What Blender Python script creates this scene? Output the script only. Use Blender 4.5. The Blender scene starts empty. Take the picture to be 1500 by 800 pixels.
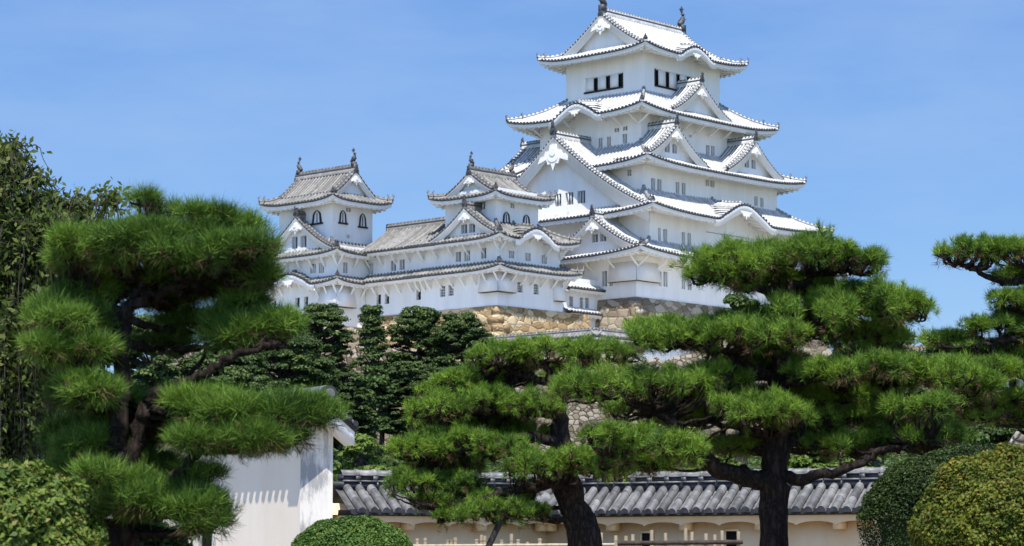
import bpy, math, random
import numpy as np
random.seed(7)
rng = np.random.default_rng(7)
R_ = math.radians
scene = bpy.context.scene

# ------------------------------------------------------------------ camera
FPX, PITCH, EYE = 3610.0, R_(6.67), 1.6          # focal length in pixels of a 1500 px wide picture
cd = bpy.data.cameras.new('camera')
cam = bpy.data.objects.new('camera', cd)
scene.collection.objects.link(cam)
cam.location = (0, 0, EYE)
cam.rotation_euler = (math.pi / 2 + PITCH, 0, 0)
cd.sensor_width = 36.0
cd.lens = FPX / 1500 * 36
cd.clip_start, cd.clip_end = 0.5, 6000
cd.dof.use_dof = True
cd.dof.focus_distance = 40
cd.dof.aperture_fstop = 8.0
scene.camera = cam

# ------------------------------------------------------------------ sky, sun, exposure
SUN_EL, SUN_AZ = R_(64), R_(2)                   # azimuth: to the right of straight behind the camera
world = bpy.data.worlds.new('World')
scene.world = world
world.use_nodes = True
wn = world.node_tree
bg = wn.nodes['Background']
sky = wn.nodes.new('ShaderNodeTexSky')
sky.sky_type = 'NISHITA'
sky.sun_disc = False
sky.sun_elevation = SUN_EL
sky.sun_rotation = math.pi - SUN_AZ
sky.air_density, sky.dust_density, sky.ozone_density = 1.0, 0.0, 5.0
sky.altitude = 2200
hs = wn.nodes.new('ShaderNodeHueSaturation')
hs.inputs['Saturation'].default_value = 1.08
hs.inputs['Hue'].default_value = .503
wn.links.new(sky.outputs[0], hs.inputs['Color'])
# thin high cloud veil, a property of the sky itself
tcw = wn.nodes.new('ShaderNodeTexCoord'); mpw = wn.nodes.new('ShaderNodeMapping'); mpw.inputs['Scale'].default_value = (3, 3, 11)
nw_ = wn.nodes.new('ShaderNodeTexNoise'); nw_.inputs['Scale'].default_value = 2.2; nw_.inputs['Detail'].default_value = 7; nw_.inputs['Roughness'].default_value = .6
rw = wn.nodes.new('ShaderNodeValToRGB'); rw.color_ramp.elements[0].position = .42; rw.color_ramp.elements[1].position = .85
rw.color_ramp.elements[1].color = (.22, .22, .22, 1)
mw = wn.nodes.new('ShaderNodeMix'); mw.data_type = 'RGBA'; mw.inputs[7].default_value = (4.4, 5.2, 6.2, 1)
wn.links.new(tcw.outputs['Generated'], mpw.inputs[0]); wn.links.new(mpw.outputs[0], nw_.inputs['Vector'])
wn.links.new(nw_.outputs[0], rw.inputs[0]); wn.links.new(rw.outputs[0], mw.inputs[0])
wn.links.new(hs.outputs[0], mw.inputs[6]); # sky gain added to light the walls: brighter sunward, deeper away and dimmer low down
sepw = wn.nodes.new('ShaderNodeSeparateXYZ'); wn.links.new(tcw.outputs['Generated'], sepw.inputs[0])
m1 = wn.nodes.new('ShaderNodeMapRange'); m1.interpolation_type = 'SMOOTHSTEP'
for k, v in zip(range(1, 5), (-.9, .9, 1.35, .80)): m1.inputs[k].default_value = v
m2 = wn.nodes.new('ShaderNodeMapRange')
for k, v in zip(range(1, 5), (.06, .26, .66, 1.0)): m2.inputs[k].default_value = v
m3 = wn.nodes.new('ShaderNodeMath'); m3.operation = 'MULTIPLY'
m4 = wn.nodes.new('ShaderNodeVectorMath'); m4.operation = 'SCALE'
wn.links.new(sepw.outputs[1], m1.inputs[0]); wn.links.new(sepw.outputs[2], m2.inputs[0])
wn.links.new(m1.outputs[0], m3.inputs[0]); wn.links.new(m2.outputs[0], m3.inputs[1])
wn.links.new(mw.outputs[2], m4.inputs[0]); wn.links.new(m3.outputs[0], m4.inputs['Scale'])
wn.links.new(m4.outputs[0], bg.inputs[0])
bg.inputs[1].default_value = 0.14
sd = bpy.data.lights.new('sun', 'SUN')
sun = bpy.data.objects.new('sun', sd)
scene.collection.objects.link(sun)
sd.energy = 4.6
sd.angle = R_(0.53)
sd.color = (1.0, 0.955, 0.89)
sun.rotation_euler = (math.pi / 2 - SUN_EL, 0, SUN_AZ)
scene.view_settings.view_transform = 'Standard'
scene.view_settings.look = 'None'
scene.view_settings.gamma = 1
scene.view_settings.use_curve_mapping = False
scene.view_settings.exposure = 0.64
scene.cycles.max_bounces = 8
scene.cycles.diffuse_bounces = 5

# ------------------------------------------------------------------ camera maths: where things stand
_c, _s = math.cos(PITCH), math.sin(PITCH)
def at(px, py, Y):
    """world point at distance Y in front, seen at pixel (px, py) of the photograph"""
    a, b = (px - 750) / FPX, (400 - py) / FPX
    d = np.array([a, _c - b * _s, _s + b * _c])
    return np.array([0, 0, EYE]) + d * (Y / d[1])
def px_of(P):
    Z = P[2] - EYE
    d = P[1] * _c + Z * _s
    return 750 + FPX * P[0] / d, 400 - FPX * (-P[1] * _s + Z * _c) / d
YAW = R_(42.5)
AX_R = np.array([math.sin(YAW), math.cos(YAW)])   # along the castle's south faces
AX_L = np.array([-math.cos(YAW), math.sin(YAW)])  # along the castle's west faces
C0 = np.array([13.0, 240.0])                      # axis of the main keep
CROT = math.pi / 2 - YAW
def castle(u, v, z=0):
    p = C0 + u * AX_R + v * AX_L
    return np.array([p[0], p[1], z])
def z_at(u, v, px, py):
    P = castle(u, v)
    lo, hi = -20., 120.
    for _ in range(40):
        m = (lo + hi) / 2
        P[2] = m
        if px_of(P)[1] > py: lo = m
        else: hi = m
    return lo
def face_pt(cu, cv, off, face, px, py):
    lo, hi = -40., 40.
    for _ in range(40):
        m = (lo + hi) / 2
        u, v = (cu + m, cv - off) if face == 'S' else (cu - off, cv + m)
        P = castle(u, v, 0); P[2] = z_at(u, v, px, py)
        x = px_of(P)[0]
        if (x < px) == (face == 'S'): lo = m
        else: hi = m
    return m, P[2]

# ------------------------------------------------------------------ mesh helpers
class MB:
    def __init__(s): s.v = []; s.n = 0; s.f = []
    def add(s, V, F, m=0):
        V = np.asarray(V, float).reshape(-1, 3); F = np.asarray(F, int)
        s.v.append(V); s.f.append((F + s.n, m)); s.n += len(V)
    def grid(s, P, m=0, closed=False):
        P = np.asarray(P, float); a, b = P.shape[:2]
        I = np.arange(a * b).reshape(a, b)
        if closed: I = np.concatenate([I, I[:, :1]], 1)
        F = np.stack([I[:-1, :-1], I[1:, :-1], I[1:, 1:], I[:-1, 1:]], -1).reshape(-1, 4)
        s.add(P, F, m)
    def hexa(s, P, m=0):
        s.add(P, [[0, 1, 2, 3], [7, 6, 5, 4], [0, 4, 5, 1], [1, 5, 6, 2], [2, 6, 7, 3], [3, 7, 4, 0]], m)
    def box(s, x0, x1, y0, y1, z0, z1, m=0, F=None):
        P = np.array([(x, y, z) for z in (z0, z1) for x, y in ((x0, y0), (x1, y0), (x1, y1), (x0, y1))], float)
        if F: P = np.array([F(*p) for p in P])
        s.hexa(P, m)
    def tube(s, path, r, k=8, m=0, cap=True):
        P = np.asarray(path, float); n = len(P); r = np.broadcast_to(np.asarray(r, float), (n,))
        T = np.gradient(P, axis=0); T /= np.linalg.norm(T, axis=1)[:, None] + 1e-9
        up = np.array([0, 0, 1.]) if abs(T[0][2]) < .9 else np.array([1., 0, 0])
        A = np.cross(T, up); A /= np.linalg.norm(A, axis=1)[:, None] + 1e-9
        B = np.cross(T, A)
        th = np.linspace(0, 2 * np.pi, k, endpoint=False)
        G = P[:, None] + r[:, None, None] * (A[:, None] * np.cos(th)[None, :, None] + B[:, None] * np.sin(th)[None, :, None])
        s.grid(G, m, True)
        if cap: s.add(G[0], [list(range(k))], m); s.add(G[-1], [list(range(k))[::-1]], m)
    def prism(s, outline, ext, m=0):
        O = np.asarray(outline, float); n = len(O); E = O + np.asarray(ext, float)
        s.add(np.concatenate([O, E]), [[i, (i + 1) % n, n + (i + 1) % n, n + i] for i in range(n)], m)
        s.add(O, [list(range(n))], m); s.add(E, [list(range(n))[::-1]], m)
    def build(s, name, mats, parent=None, smooth=False):
        me = bpy.data.meshes.new(name)
        if s.v:
            V = np.concatenate(s.v)
            lt = np.concatenate([np.full(len(F), F.shape[1]) for F, m in s.f])
            lv = np.concatenate([F.reshape(-1) for F, m in s.f])
            mi = np.concatenate([np.full(len(F), m) for F, m in s.f])
            me.vertices.add(len(V)); me.vertices.foreach_set('co', V.astype(np.float32).ravel())
            me.loops.add(len(lv)); me.loops.foreach_set('vertex_index', lv.astype(np.int32))
            me.polygons.add(len(lt))
            me.polygons.foreach_set('loop_start', np.concatenate([[0], np.cumsum(lt)[:-1]]).astype(np.int32))
            me.polygons.foreach_set('material_index', mi.astype(np.int32))
            if smooth: me.polygons.foreach_set('use_smooth', np.ones(len(lt), bool))
            me.update(calc_edges=True)
        for m in mats: me.materials.append(M[m])
        o = bpy.data.objects.new(name, me); scene.collection.objects.link(o)
        if parent: o.parent = parent
        return o

def tag(o, label=None, cat=None, group=None, kind=None):
    for k, v in (('label', label), ('category', cat), ('group', group), ('kind', kind)):
        if v: o[k] = v
    return o
def empty(name, loc, rz, label, cat, group=None):
    o = bpy.data.objects.new(name, None); scene.collection.objects.link(o)
    o.location = loc; o.rotation_euler = (0, 0, rz); o.empty_display_size = .5
    return tag(o, label, cat, group)

# ------------------------------------------------------------------ materials
M = {}
def mat(name, rough=.8, spec=.3):
    m = bpy.data.materials.new(name); m.use_nodes = True; M[name] = m
    nt = m.node_tree; b = nt.nodes['Principled BSDF']
    b.inputs['Roughness'].default_value = rough; b.inputs['Specular IOR Level'].default_value = spec
    return m, nt, b
def N(nt, t, **kw):
    n = nt.nodes.new(t)
    for k, v in kw.items():
        if k.startswith('i_'): n.inputs[k[2:].replace('_', ' ')].default_value = v
        else: setattr(n, k, v)
    return n
def ramp(nt, fac, stops):
    r = nt.nodes.new('ShaderNodeValToRGB'); nt.links.new(fac, r.inputs[0])
    e = r.color_ramp.elements
    while len(e) < len(stops): e.new(.5)
    for k, (p, c) in enumerate(stops): e[k].position = p; e[k].color = (*c, 1) if len(c) == 3 else c
    return r.outputs[0]
def coords(nt, scale=(1, 1, 1)):
    tc = nt.nodes.new('ShaderNodeTexCoord'); mp = nt.nodes.new('ShaderNodeMapping')
    mp.inputs['Scale'].default_value = scale
    nt.links.new(tc.outputs['Object'], mp.inputs[0]); return mp.outputs[0]
def bump(nt, b, h, strength=.4, dist=.05):
    n = nt.nodes.new('ShaderNodeBump'); n.inputs['Strength'].default_value = strength; n.inputs['Distance'].default_value = dist
    nt.links.new(h, n.inputs['Height']); nt.links.new(n.outputs[0], b.inputs['Normal'])
def noisy(name, c0, c1, scale=(1, 1, 1), ns=1.0, rough=.85, spec=.25, bs=0, bd=.02, p0=.35, p1=.65, detail=6):
    m, nt, b = mat(name, rough, spec)
    n = N(nt, 'ShaderNodeTexNoise', i_Scale=ns, i_Detail=float(detail), i_Roughness=.65)
    nt.links.new(coords(nt, scale), n.inputs['Vector'])
    nt.links.new(ramp(nt, n.outputs[0], [(p0, c0), (p1, c1)]), b.inputs['Base Color'])
    if bs: bump(nt, b, n.outputs[0], bs, bd)
    return m, nt, b
noisy('plaster', (.83, .805, .76), (.91, .885, .84), (1, 1, .16), 1.0, .9, .2, .08, .02)
noisy('plaster_grey', (.74, .735, .72), (.84, .84, .83), (1, 1, .16), 1.0, .9, .2, .08, .02)
noisy('plaster_warm', (.80, .70, .56), (.87, .78, .65), (1, 1, .25), .9, .9, .2, .08, .02)
noisy('plaster_cream', (.74, .53, .31), (.82, .63, .40), (1, 1, .4), 1.3, .9, .2, .1, .01)
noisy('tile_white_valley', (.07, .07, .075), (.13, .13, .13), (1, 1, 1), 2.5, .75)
noisy('tile_white', (.36, .36, .355), (.60, .60, .585), (1, 1, 1), 2.2, .7)
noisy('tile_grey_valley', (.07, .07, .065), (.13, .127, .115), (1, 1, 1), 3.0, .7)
noisy('tile_grey', (.125, .122, .112), (.27, .258, .232), (1, 1, 1), 2.2, .65, .3, 0, .02, .3, .7)
noisy('tile_dark', (.035, .036, .04), (.085, .085, .09), (1, 1, 1), 3.0, .55, .4)
noisy('tile_near', (.060, .060, .061), (.20, .195, .185), (1, 1, 1), 4.5, .5, .45, .2, .01, .3, .72)
def vary(name, k):
    nt = M[name].node_tree; b = nt.nodes['Principled BSDF']; src = b.inputs['Base Color'].links[0].from_socket
    g = N(nt, 'ShaderNodeNewGeometry'); mr = N(nt, 'ShaderNodeMapRange'); mr.inputs[3].default_value = 1 - k; mr.inputs[4].default_value = 1 + k
    mx = N(nt, 'ShaderNodeVectorMath', operation='SCALE')
    nt.links.new(g.outputs['Random Per Island'], mr.inputs[0]); nt.links.new(src, mx.inputs[0]); nt.links.new(mr.outputs[0], mx.inputs['Scale']); nt.links.new(mx.outputs[0], b.inputs['Base Color'])
vary('tile_near', .38); vary('tile_white', .16); vary('tile_grey', .25)
noisy('tile_near_dark', (.012, .012, .014), (.04, .04, .045), (1, 1, 1), 6, .5, .5)  # near-black tile, also painted shade for hollow tile ends and ridge gaps
noisy('lacquer', (.012, .012, .013), (.03, .03, .03), (1, 1, 1), 3, .5)
noisy('interior', (.012, .012, .014), (.02, .02, .022), (1, 1, 1), 3, .9, .05)  # near-black sheet standing in for the unlit inside of openings
noisy('pane_pale', (.30, .30, .30), (.36, .36, .36))
noisy('pane_grey', (.13, .13, .135), (.18, .18, .18))
noisy('lattice', (.55, .55, .54), (.66, .66, .64), (1, 1, 1), 2, .9)
noisy('bamboo', (.30, .24, .16), (.46, .38, .27), (1, 1, .3), 12, .6)
noisy('dark_wood', (.03, .022, .018), (.07, .052, .04), (1, 1, .2), 14, .8)
noisy('ground', (.16, .13, .09), (.27, .23, .17), (1, 1, 1), .6, .95)
noisy('grass_slope', (.02, .032, .012), (.06, .07, .03), (1, 1, 1), .5, .95, .1, .6, .3)
noisy('white_fabric', (.7, .7, .7), (.8, .8, .8))

def stained_plaster():
    m, nt, b = mat('plaster_stained', .9, .2)
    n = N(nt, 'ShaderNodeTexNoise', i_Scale=5.0, i_Detail=8.0, i_Roughness=.75)
    nt.links.new(coords(nt, (1, 1, .22)), n.inputs['Vector'])
    n2 = N(nt, 'ShaderNodeTexNoise', i_Scale=1.1, i_Detail=3.0)
    nt.links.new(coords(nt), n2.inputs['Vector'])
    mul = N(nt, 'ShaderNodeMath', operation='MULTIPLY')
    nt.links.new(n.outputs[0], mul.inputs[0]); nt.links.new(n2.outputs[0], mul.inputs[1])
    nt.links.new(ramp(nt, mul.outputs[0], [(.14, (.80, .75, .67)), (.235, (.70, .66, .59)), (.31, (.34, .33, .32))]), b.inputs['Base Color'])
stained_plaster()
def stone(name, scale, c0, c1, c2, joint=(.03, .026, .02), jw=.06, squash=1.35, bs=.9, bd=.25):
    m, nt, b = mat(name, .92, .15)
    v = coords(nt, (scale, scale, scale * squash))
    w = N(nt, 'ShaderNodeTexNoise', i_Scale=.8, i_Detail=2.0)
    nt.links.new(v, w.inputs['Vector'])
    mx = N(nt, 'ShaderNodeMix', data_type='VECTOR'); mx.inputs[0].default_value = .34
    nt.links.new(v, mx.inputs[4]); nt.links.new(w.outputs['Color'], mx.inputs[5])
    e = N(nt, 'ShaderNodeTexVoronoi', feature='DISTANCE_TO_EDGE', i_Scale=1.0, i_Randomness=1.0)
    c = N(nt, 'ShaderNodeTexVoronoi', feature='F1', i_Scale=1.0, i_Randomness=1.0)
    for t in (e, c): nt.links.new(mx.outputs[1], t.inputs['Vector'])
    sep = N(nt, 'ShaderNodeSeparateColor'); nt.links.new(c.outputs['Color'], sep.inputs[0])
    fine = N(nt, 'ShaderNodeTexNoise', i_Scale=5.0, i_Detail=8.0, i_Roughness=.7); nt.links.new(v, fine.inputs['Vector'])
    add = N(nt, 'ShaderNodeMath', operation='ADD'); nt.links.new(sep.outputs[0], add.inputs[0]); nt.links.new(fine.outputs[0], add.inputs[1])
    col = ramp(nt, add.outputs[0], [(.45, c0), (.95, c1), (1.4, c2)])
    # ramp input is clamped at 1, so halve it
    half = N(nt, 'ShaderNodeMath', operation='MULTIPLY'); half.inputs[1].default_value = .55
    nt.links.new(add.outputs[0], half.inputs[0]); nt.links.new(half.outputs[0], nt.nodes[-1].inputs[0]) if False else None
    cr = ramp(nt, half.outputs[0], [(.25, c0), (.55, c1), (.8, c2)])
    jr = ramp(nt, e.outputs['Distance'], [(jw * .25, (0, 0, 0)), (jw, (1, 1, 1))])
    mix = N(nt, 'ShaderNodeMix', data_type='RGBA'); mix.inputs[6].default_value = (*joint, 1)
    nt.links.new(jr, mix.inputs[0]); nt.links.new(cr, mix.inputs[7]); nt.links.new(mix.outputs[2], b.inputs['Base Color'])
    hr = ramp(nt, e.outputs['Distance'], [(0, (0, 0, 0)), (.22, (1, 1, 1))])
    ad = N(nt, 'ShaderNodeMath', operation='MULTIPLY_ADD'); ad.inputs[1].default_value = .35
    nt.links.new(fine.outputs[0], ad.inputs[0]); nt.links.new(hr, ad.inputs[2])
    bump(nt, b, ad.outputs[0], bs, bd)
stone('stone_tan', 1.5, (.22, .145, .07), (.42, .30, .16), (.58, .46, .29), (.07, .05, .025), .03, 1.9, .5, .10)
stone('stone_grey', 1.4, (.15, .12, .085), (.29, .235, .165), (.42, .36, .27), (.06, .048, .034), .03, 1.9, .45, .10)
stone('stone_rubble', 3.2, (.09, .075, .055), (.19, .155, .11), (.30, .26, .20), (.03, .025, .018), .09, 1.3, .5, .08)

def leafy(name, dark, mid, lite, ns=1.5, trans=.3, rough=.6):
    m = bpy.data.materials.new(name); m.use_nodes = True; M[name] = m
    nt = m.node_tree; b = nt.nodes['Principled BSDF']
    b.inputs['Roughness'].default_value = rough; b.inputs['Specular IOR Level'].default_value = .25
    g = N(nt, 'ShaderNodeNewGeometry')
    n = N(nt, 'ShaderNodeTexNoise', i_Scale=ns, i_Detail=3.0); nt.links.new(coords(nt), n.inputs['Vector'])
    a = N(nt, 'ShaderNodeMath', operation='MULTIPLY_ADD'); a.inputs[1].default_value = .45
    nt.links.new(g.outputs['Random Per Island'], a.inputs[0]); 
    s = N(nt, 'ShaderNodeMath', operation='SUBTRACT'); s.inputs[1].default_value = .2
    nt.links.new(n.outputs[0], s.inputs[0]); nt.links.new(s.outputs[0], a.inputs[2])
    c = ramp(nt, a.outputs[0], [(.2, dark), (.5, mid), (.82, lite)])
    nt.links.new(c, b.inputs['Base Color'])
    t = N(nt, 'ShaderNodeBsdfTranslucent'); nt.links.new(c, t.inputs[0])
    mx = N(nt, 'ShaderNodeMixShader'); mx.inputs[0].default_value = trans
    nt.links.new(b.outputs[0], mx.inputs[1]); nt.links.new(t.outputs[0], mx.inputs[2])
    nt.links.new(mx.outputs[0], nt.nodes['Material Output'].inputs[0])
leafy('needles', (.024, .056, .008), (.092, .180, .015), (.225, .345, .032), 2.2, .04, .6)
leafy('needles_soft', (.020, .048, .008), (.072, .145, .015), (.175, .285, .032), 2.2, .04, .6)
leafy('needles_brown', (.06, .035, .015), (.11, .065, .03), (.16, .10, .05), 2.0, .1)
leafy('leaf_dark', (.020, .042, .012), (.054, .092, .024), (.125, .175, .046), .5, .3)
leafy('leaf_mid', (.03, .055, .014), (.06, .11, .025), (.11, .17, .04), .6, .3)
leafy('leaf_light', (.05, .09, .015), (.11, .17, .025), (.17, .24, .045), .9, .3)
leafy('leaf_cherry', (.026, .048, .012), (.080, .120, .024), (.19, .215, .05), 1.6, .45)
leafy('leaf_hedge', (.026, .054, .008), (.076, .130, .018), (.165, .215, .032), 2., .25)
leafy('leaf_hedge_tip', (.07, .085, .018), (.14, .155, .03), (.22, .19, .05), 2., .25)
leafy('leaf_bush', (.03, .07, .012), (.06, .13, .02), (.10, .18, .03), 3., .2)
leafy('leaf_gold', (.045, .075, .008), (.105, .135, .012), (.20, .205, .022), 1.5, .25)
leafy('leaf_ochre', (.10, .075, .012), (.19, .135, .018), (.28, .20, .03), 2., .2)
leafy('leaf_shade', (.012, .024, .006), (.028, .048, .010), (.055, .085, .016), 2., .2)  # shade of dark bushes and shrub cores put into the leaf colour
def bark(name, c0, c1, sc):
    m, nt, b = mat(name, .95, .1)
    v = coords(nt, (sc, sc, sc * .28))
    w = N(nt, 'ShaderNodeTexNoise', i_Scale=1.3, i_Detail=3.0); nt.links.new(v, w.inputs['Vector'])
    mx = N(nt, 'ShaderNodeMix', data_type='VECTOR'); mx.inputs[0].default_value = .45
    nt.links.new(v, mx.inputs[4]); nt.links.new(w.outputs['Color'], mx.inputs[5])
    e = N(nt, 'ShaderNodeTexVoronoi', feature='DISTANCE_TO_EDGE', i_Scale=1.6); nt.links.new(mx.outputs[1], e.inputs['Vector'])
    n = N(nt, 'ShaderNodeTexNoise', i_Scale=4.0, i_Detail=9.0, i_Roughness=.75); nt.links.new(v, n.inputs['Vector'])
    sm = N(nt, 'ShaderNodeMath', operation='MULTIPLY_ADD'); sm.inputs[1].default_value = .8
    nt.links.new(e.outputs['Distance'], sm.inputs[0]); nt.links.new(n.outputs[0], sm.inputs[2])
    nt.links.new(ramp(nt, sm.outputs[0], [(.38, c0), (.60, tuple((x + y) / 2.4 for x, y in zip(c0, c1))), (.85, c1)]), b.inputs['Base Color'])
    bump(nt, b, sm.outputs[0], 1.0, .05)
bark('pine_bark', (.010, .008, .006), (.085, .064, .050), 20)
bark('grey_bark', (.03, .026, .022), (.13, .115, .10), 10)

# ------------------------------------------------------------------ castle building kit (local axes: x along the south face, y along the west face)
ROOF_W = ['tile_white_valley', 'tile_white', 'tile_dark', 'plaster']
ROOF_G = ['tile_grey_valley', 'tile_grey', 'tile_dark', 'plaster_grey']
def side_frame(side, a, b):
    if side == 'S': return lambda s, t, z: np.stack(np.broadcast_arrays(np.asarray(s, float), -(b - np.asarray(t, float)), np.asarray(z, float)), -1)
    if side == 'N': return lambda s, t, z: np.stack(np.broadcast_arrays(np.asarray(s, float), (b - np.asarray(t, float)), np.asarray(z, float)), -1)
    if side == 'W': return lambda s, t, z: np.stack(np.broadcast_arrays(-(a - np.asarray(t, float)), np.asarray(s, float), np.asarray(z, float)), -1)
    return lambda s, t, z: np.stack(np.broadcast_arrays((a - np.asarray(t, float)), np.asarray(s, float), np.asarray(z, float)), -1)
CORN = {('S', -1): 'SW', ('S', 1): 'SE', ('N', -1): 'NW', ('N', 1): 'NE', ('W', -1): 'SW', ('W', 1): 'NW', ('E', -1): 'SE', ('E', 1): 'NE'}

def rod(mb, P, side, r, cap=True):
    """half-round cover tiles along the path P; side = unit vector across"""
    n = len(P); U = np.array([0, 0, 1.])
    off = np.array([(-1, -.15), (-.62, .75), (0, 1.05), (.62, .75), (1, -.15)]) * r
    G = P[:, None] + off[None, :, :1] * side + off[None, :, 1:] * U
    mb.grid(G, 1)
    if cap:
        d = (P[0] - P[1]); d /= np.linalg.norm(d)
        th = np.linspace(0, 2 * np.pi, 8, endpoint=False)
        D = P[0] + d * .03 + np.cos(th)[:, None] * side * r * 1.15 + (np.sin(th)[:, None] * r * 1.15 + r * .1) * U
        mb.add(D, [list(range(8))], 2)
        D2 = D - d * .12
        mb.add(np.concatenate([D, D2]), [[i, (i + 1) % 8, 8 + (i + 1) % 8, 8 + i] for i in range(8)], 2)

def ridge_bar(mb, path, w=.34, h=.42, seg=.42, hi=1, lo=2):
    """ridge of stacked tiles: plaster-white courses with dark tile courses, along a path on the roof"""
    P = np.asarray(path, float)
    L = np.concatenate([[0], np.cumsum(np.linalg.norm(np.diff(P, axis=0), axis=1))])
    n = max(2, int(L[-1] / seg))
    q = np.linspace(0, L[-1], n + 1)
    Q = np.stack([np.interp(q, L, P[:, k]) for k in range(3)], -1)
    T = np.gradient(Q, axis=0); T[:, 2] = 0; T /= np.linalg.norm(T, axis=1)[:, None] + 1e-9
    S = np.stack([-T[:, 1], T[:, 0], 0 * T[:, 0]], -1); U = np.array([0, 0, 1.])
    def sec(ww, z): return Q + S * ww / 2 + U * z, Q - S * ww / 2 + U * z
    for (ww, z0, z1, m) in ((w, -.12, h * .42, hi), (w * 1.12, h * .42, h * .58, lo), (w * .9, h * .58, h * .78, hi)):
        a0, b0 = sec(ww, z0); a1, b1 = sec(ww, z1)
        mb.grid(np.stack([a0, a1, b1, b0], 1), m)
        for e in (0, -1): mb.add(np.array([a0[e], a1[e], b1[e], b0[e]]), [[0, 1, 2, 3]], m)
    # cap tiles, one dark joint between two
    for i in range(n):
        A, B = Q[i], Q[i] + (Q[i + 1] - Q[i]) * .86
        th = np.linspace(0, np.pi, 5)
        for (X, Y, m, k) in ((A, A + (B - A) * .62, hi, 1.), (A + (B - A) * .62, Q[i + 1], lo, 1.12)):
            g = [p + S[i] * np.cos(th)[:, None] * w * .42 * k + U * (h * .78 + np.sin(th)[:, None] * w * .38 * k) for p in (X, Y)]
            mb.grid(np.stack(g), m)
            mb.add(g[0], [list(range(5))], m); mb.add(g[1], [list(range(5))[::-1]], m)

def ornament(name, loc, ang, k, parent, tall=1.0):
    """ogre tile closing a ridge: shouldered plate with a horned crest and a round boss"""
    mb = MB()
    ca, sa = math.cos(ang), math.sin(ang)
    def P(x, y, z): return (loc[0] + k * (x * ca - y * sa), loc[1] + k * (x * sa + y * ca), loc[2] + k * z * tall)
    out = [(-.42, -.25), (-.5, .1), (-.36, .34), (-.3, .58), (-.13, .68), (-.09, .95), (.0, 1.22), (.09, .95), (.13, .68), (.3, .58), (.36, .34), (.5, .1), (.42, -.25)]
    mb.prism([P(0, y, z) for y, z in out], np.array(P(.22, 0, 0)) - np.array(P(0, 0, 0)))
    th = np.linspace(0, 2 * np.pi, 8, endpoint=False)
    mb.prism([P(-.12, .2 * math.cos(t), .22 + .2 * math.sin(t)) for t in th], np.array(P(.14, 0, 0)) - np.array(P(0, 0, 0)))
    mb.tube([P(-.02, 0, .6), P(-.16, 0, .8), P(-.2, 0, 1.0)], [.12 * k, .09 * k, .05 * k], 6)
    return mb.build(name, ['tile_dark'], parent)

def fish_finial(loc, ang, k, parent):
    """roof-ridge fish: head biting the ridge, body arching up, tail fan in the air"""
    mb = MB(); ca, sa = math.cos(ang), math.sin(ang)
    def P(x, y, z): return np.array((loc[0] + k * (x * ca - y * sa), loc[1] + k * (x * sa + y * ca), loc[2] + k * z))
    path = [P(.42, 0, .1), P(.22, 0, .28), P(-.02, 0, .5), P(-.12, 0, .85), P(-.08, 0, 1.2), P(.06, 0, 1.5)]
    mb.tube(path, [.22 * k, .3 * k, .27 * k, .21 * k, .14 * k, .08 * k], 8)
    t = P(.0, .06, 0) - P(0, -.06, 0)
    mb.prism([P(.04, -.04, 1.42), P(-.22, -.04, 1.72), P(-.02, -.04, 1.74), P(.08, -.04, 1.95), P(.18, -.04, 1.72), P(.4, -.04, 1.68), P(.14, -.04, 1.4)], t)
    for z in (.55, .82, 1.08): mb.prism([P(-.22, -.03, z - .1), P(-.42, -.03, z + .18), P(-.12, -.03, z + .12)], t * .7)
    mb.prism([P(.05, .2, .5), P(-.1, .5, .62), P(-.05, .22, .75)], P(.08, 0, 0) - P(0, 0, 0))
    mb.prism([P(.05, -.2, .5), P(-.1, -.5, .62), P(-.05, -.22, .75)], P(.08, 0, 0) - P(0, 0, 0))
    mb.box(loc[0] - .3 * k, loc[0] + .3 * k, loc[1] - .26 * k, loc[1] + .26 * k, loc[2] - .5 * k, loc[2] + .12 * k)
    return mb.build('fish_finial', ['tile_dark'], parent)

def kbump(q):
    q = np.clip(np.abs(q), 0, 1)
    return np.where(q < .999, (.5 + .5 * np.cos(np.pi * np.clip(q * 1.02, 0, 1))) ** .85, 0)

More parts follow.
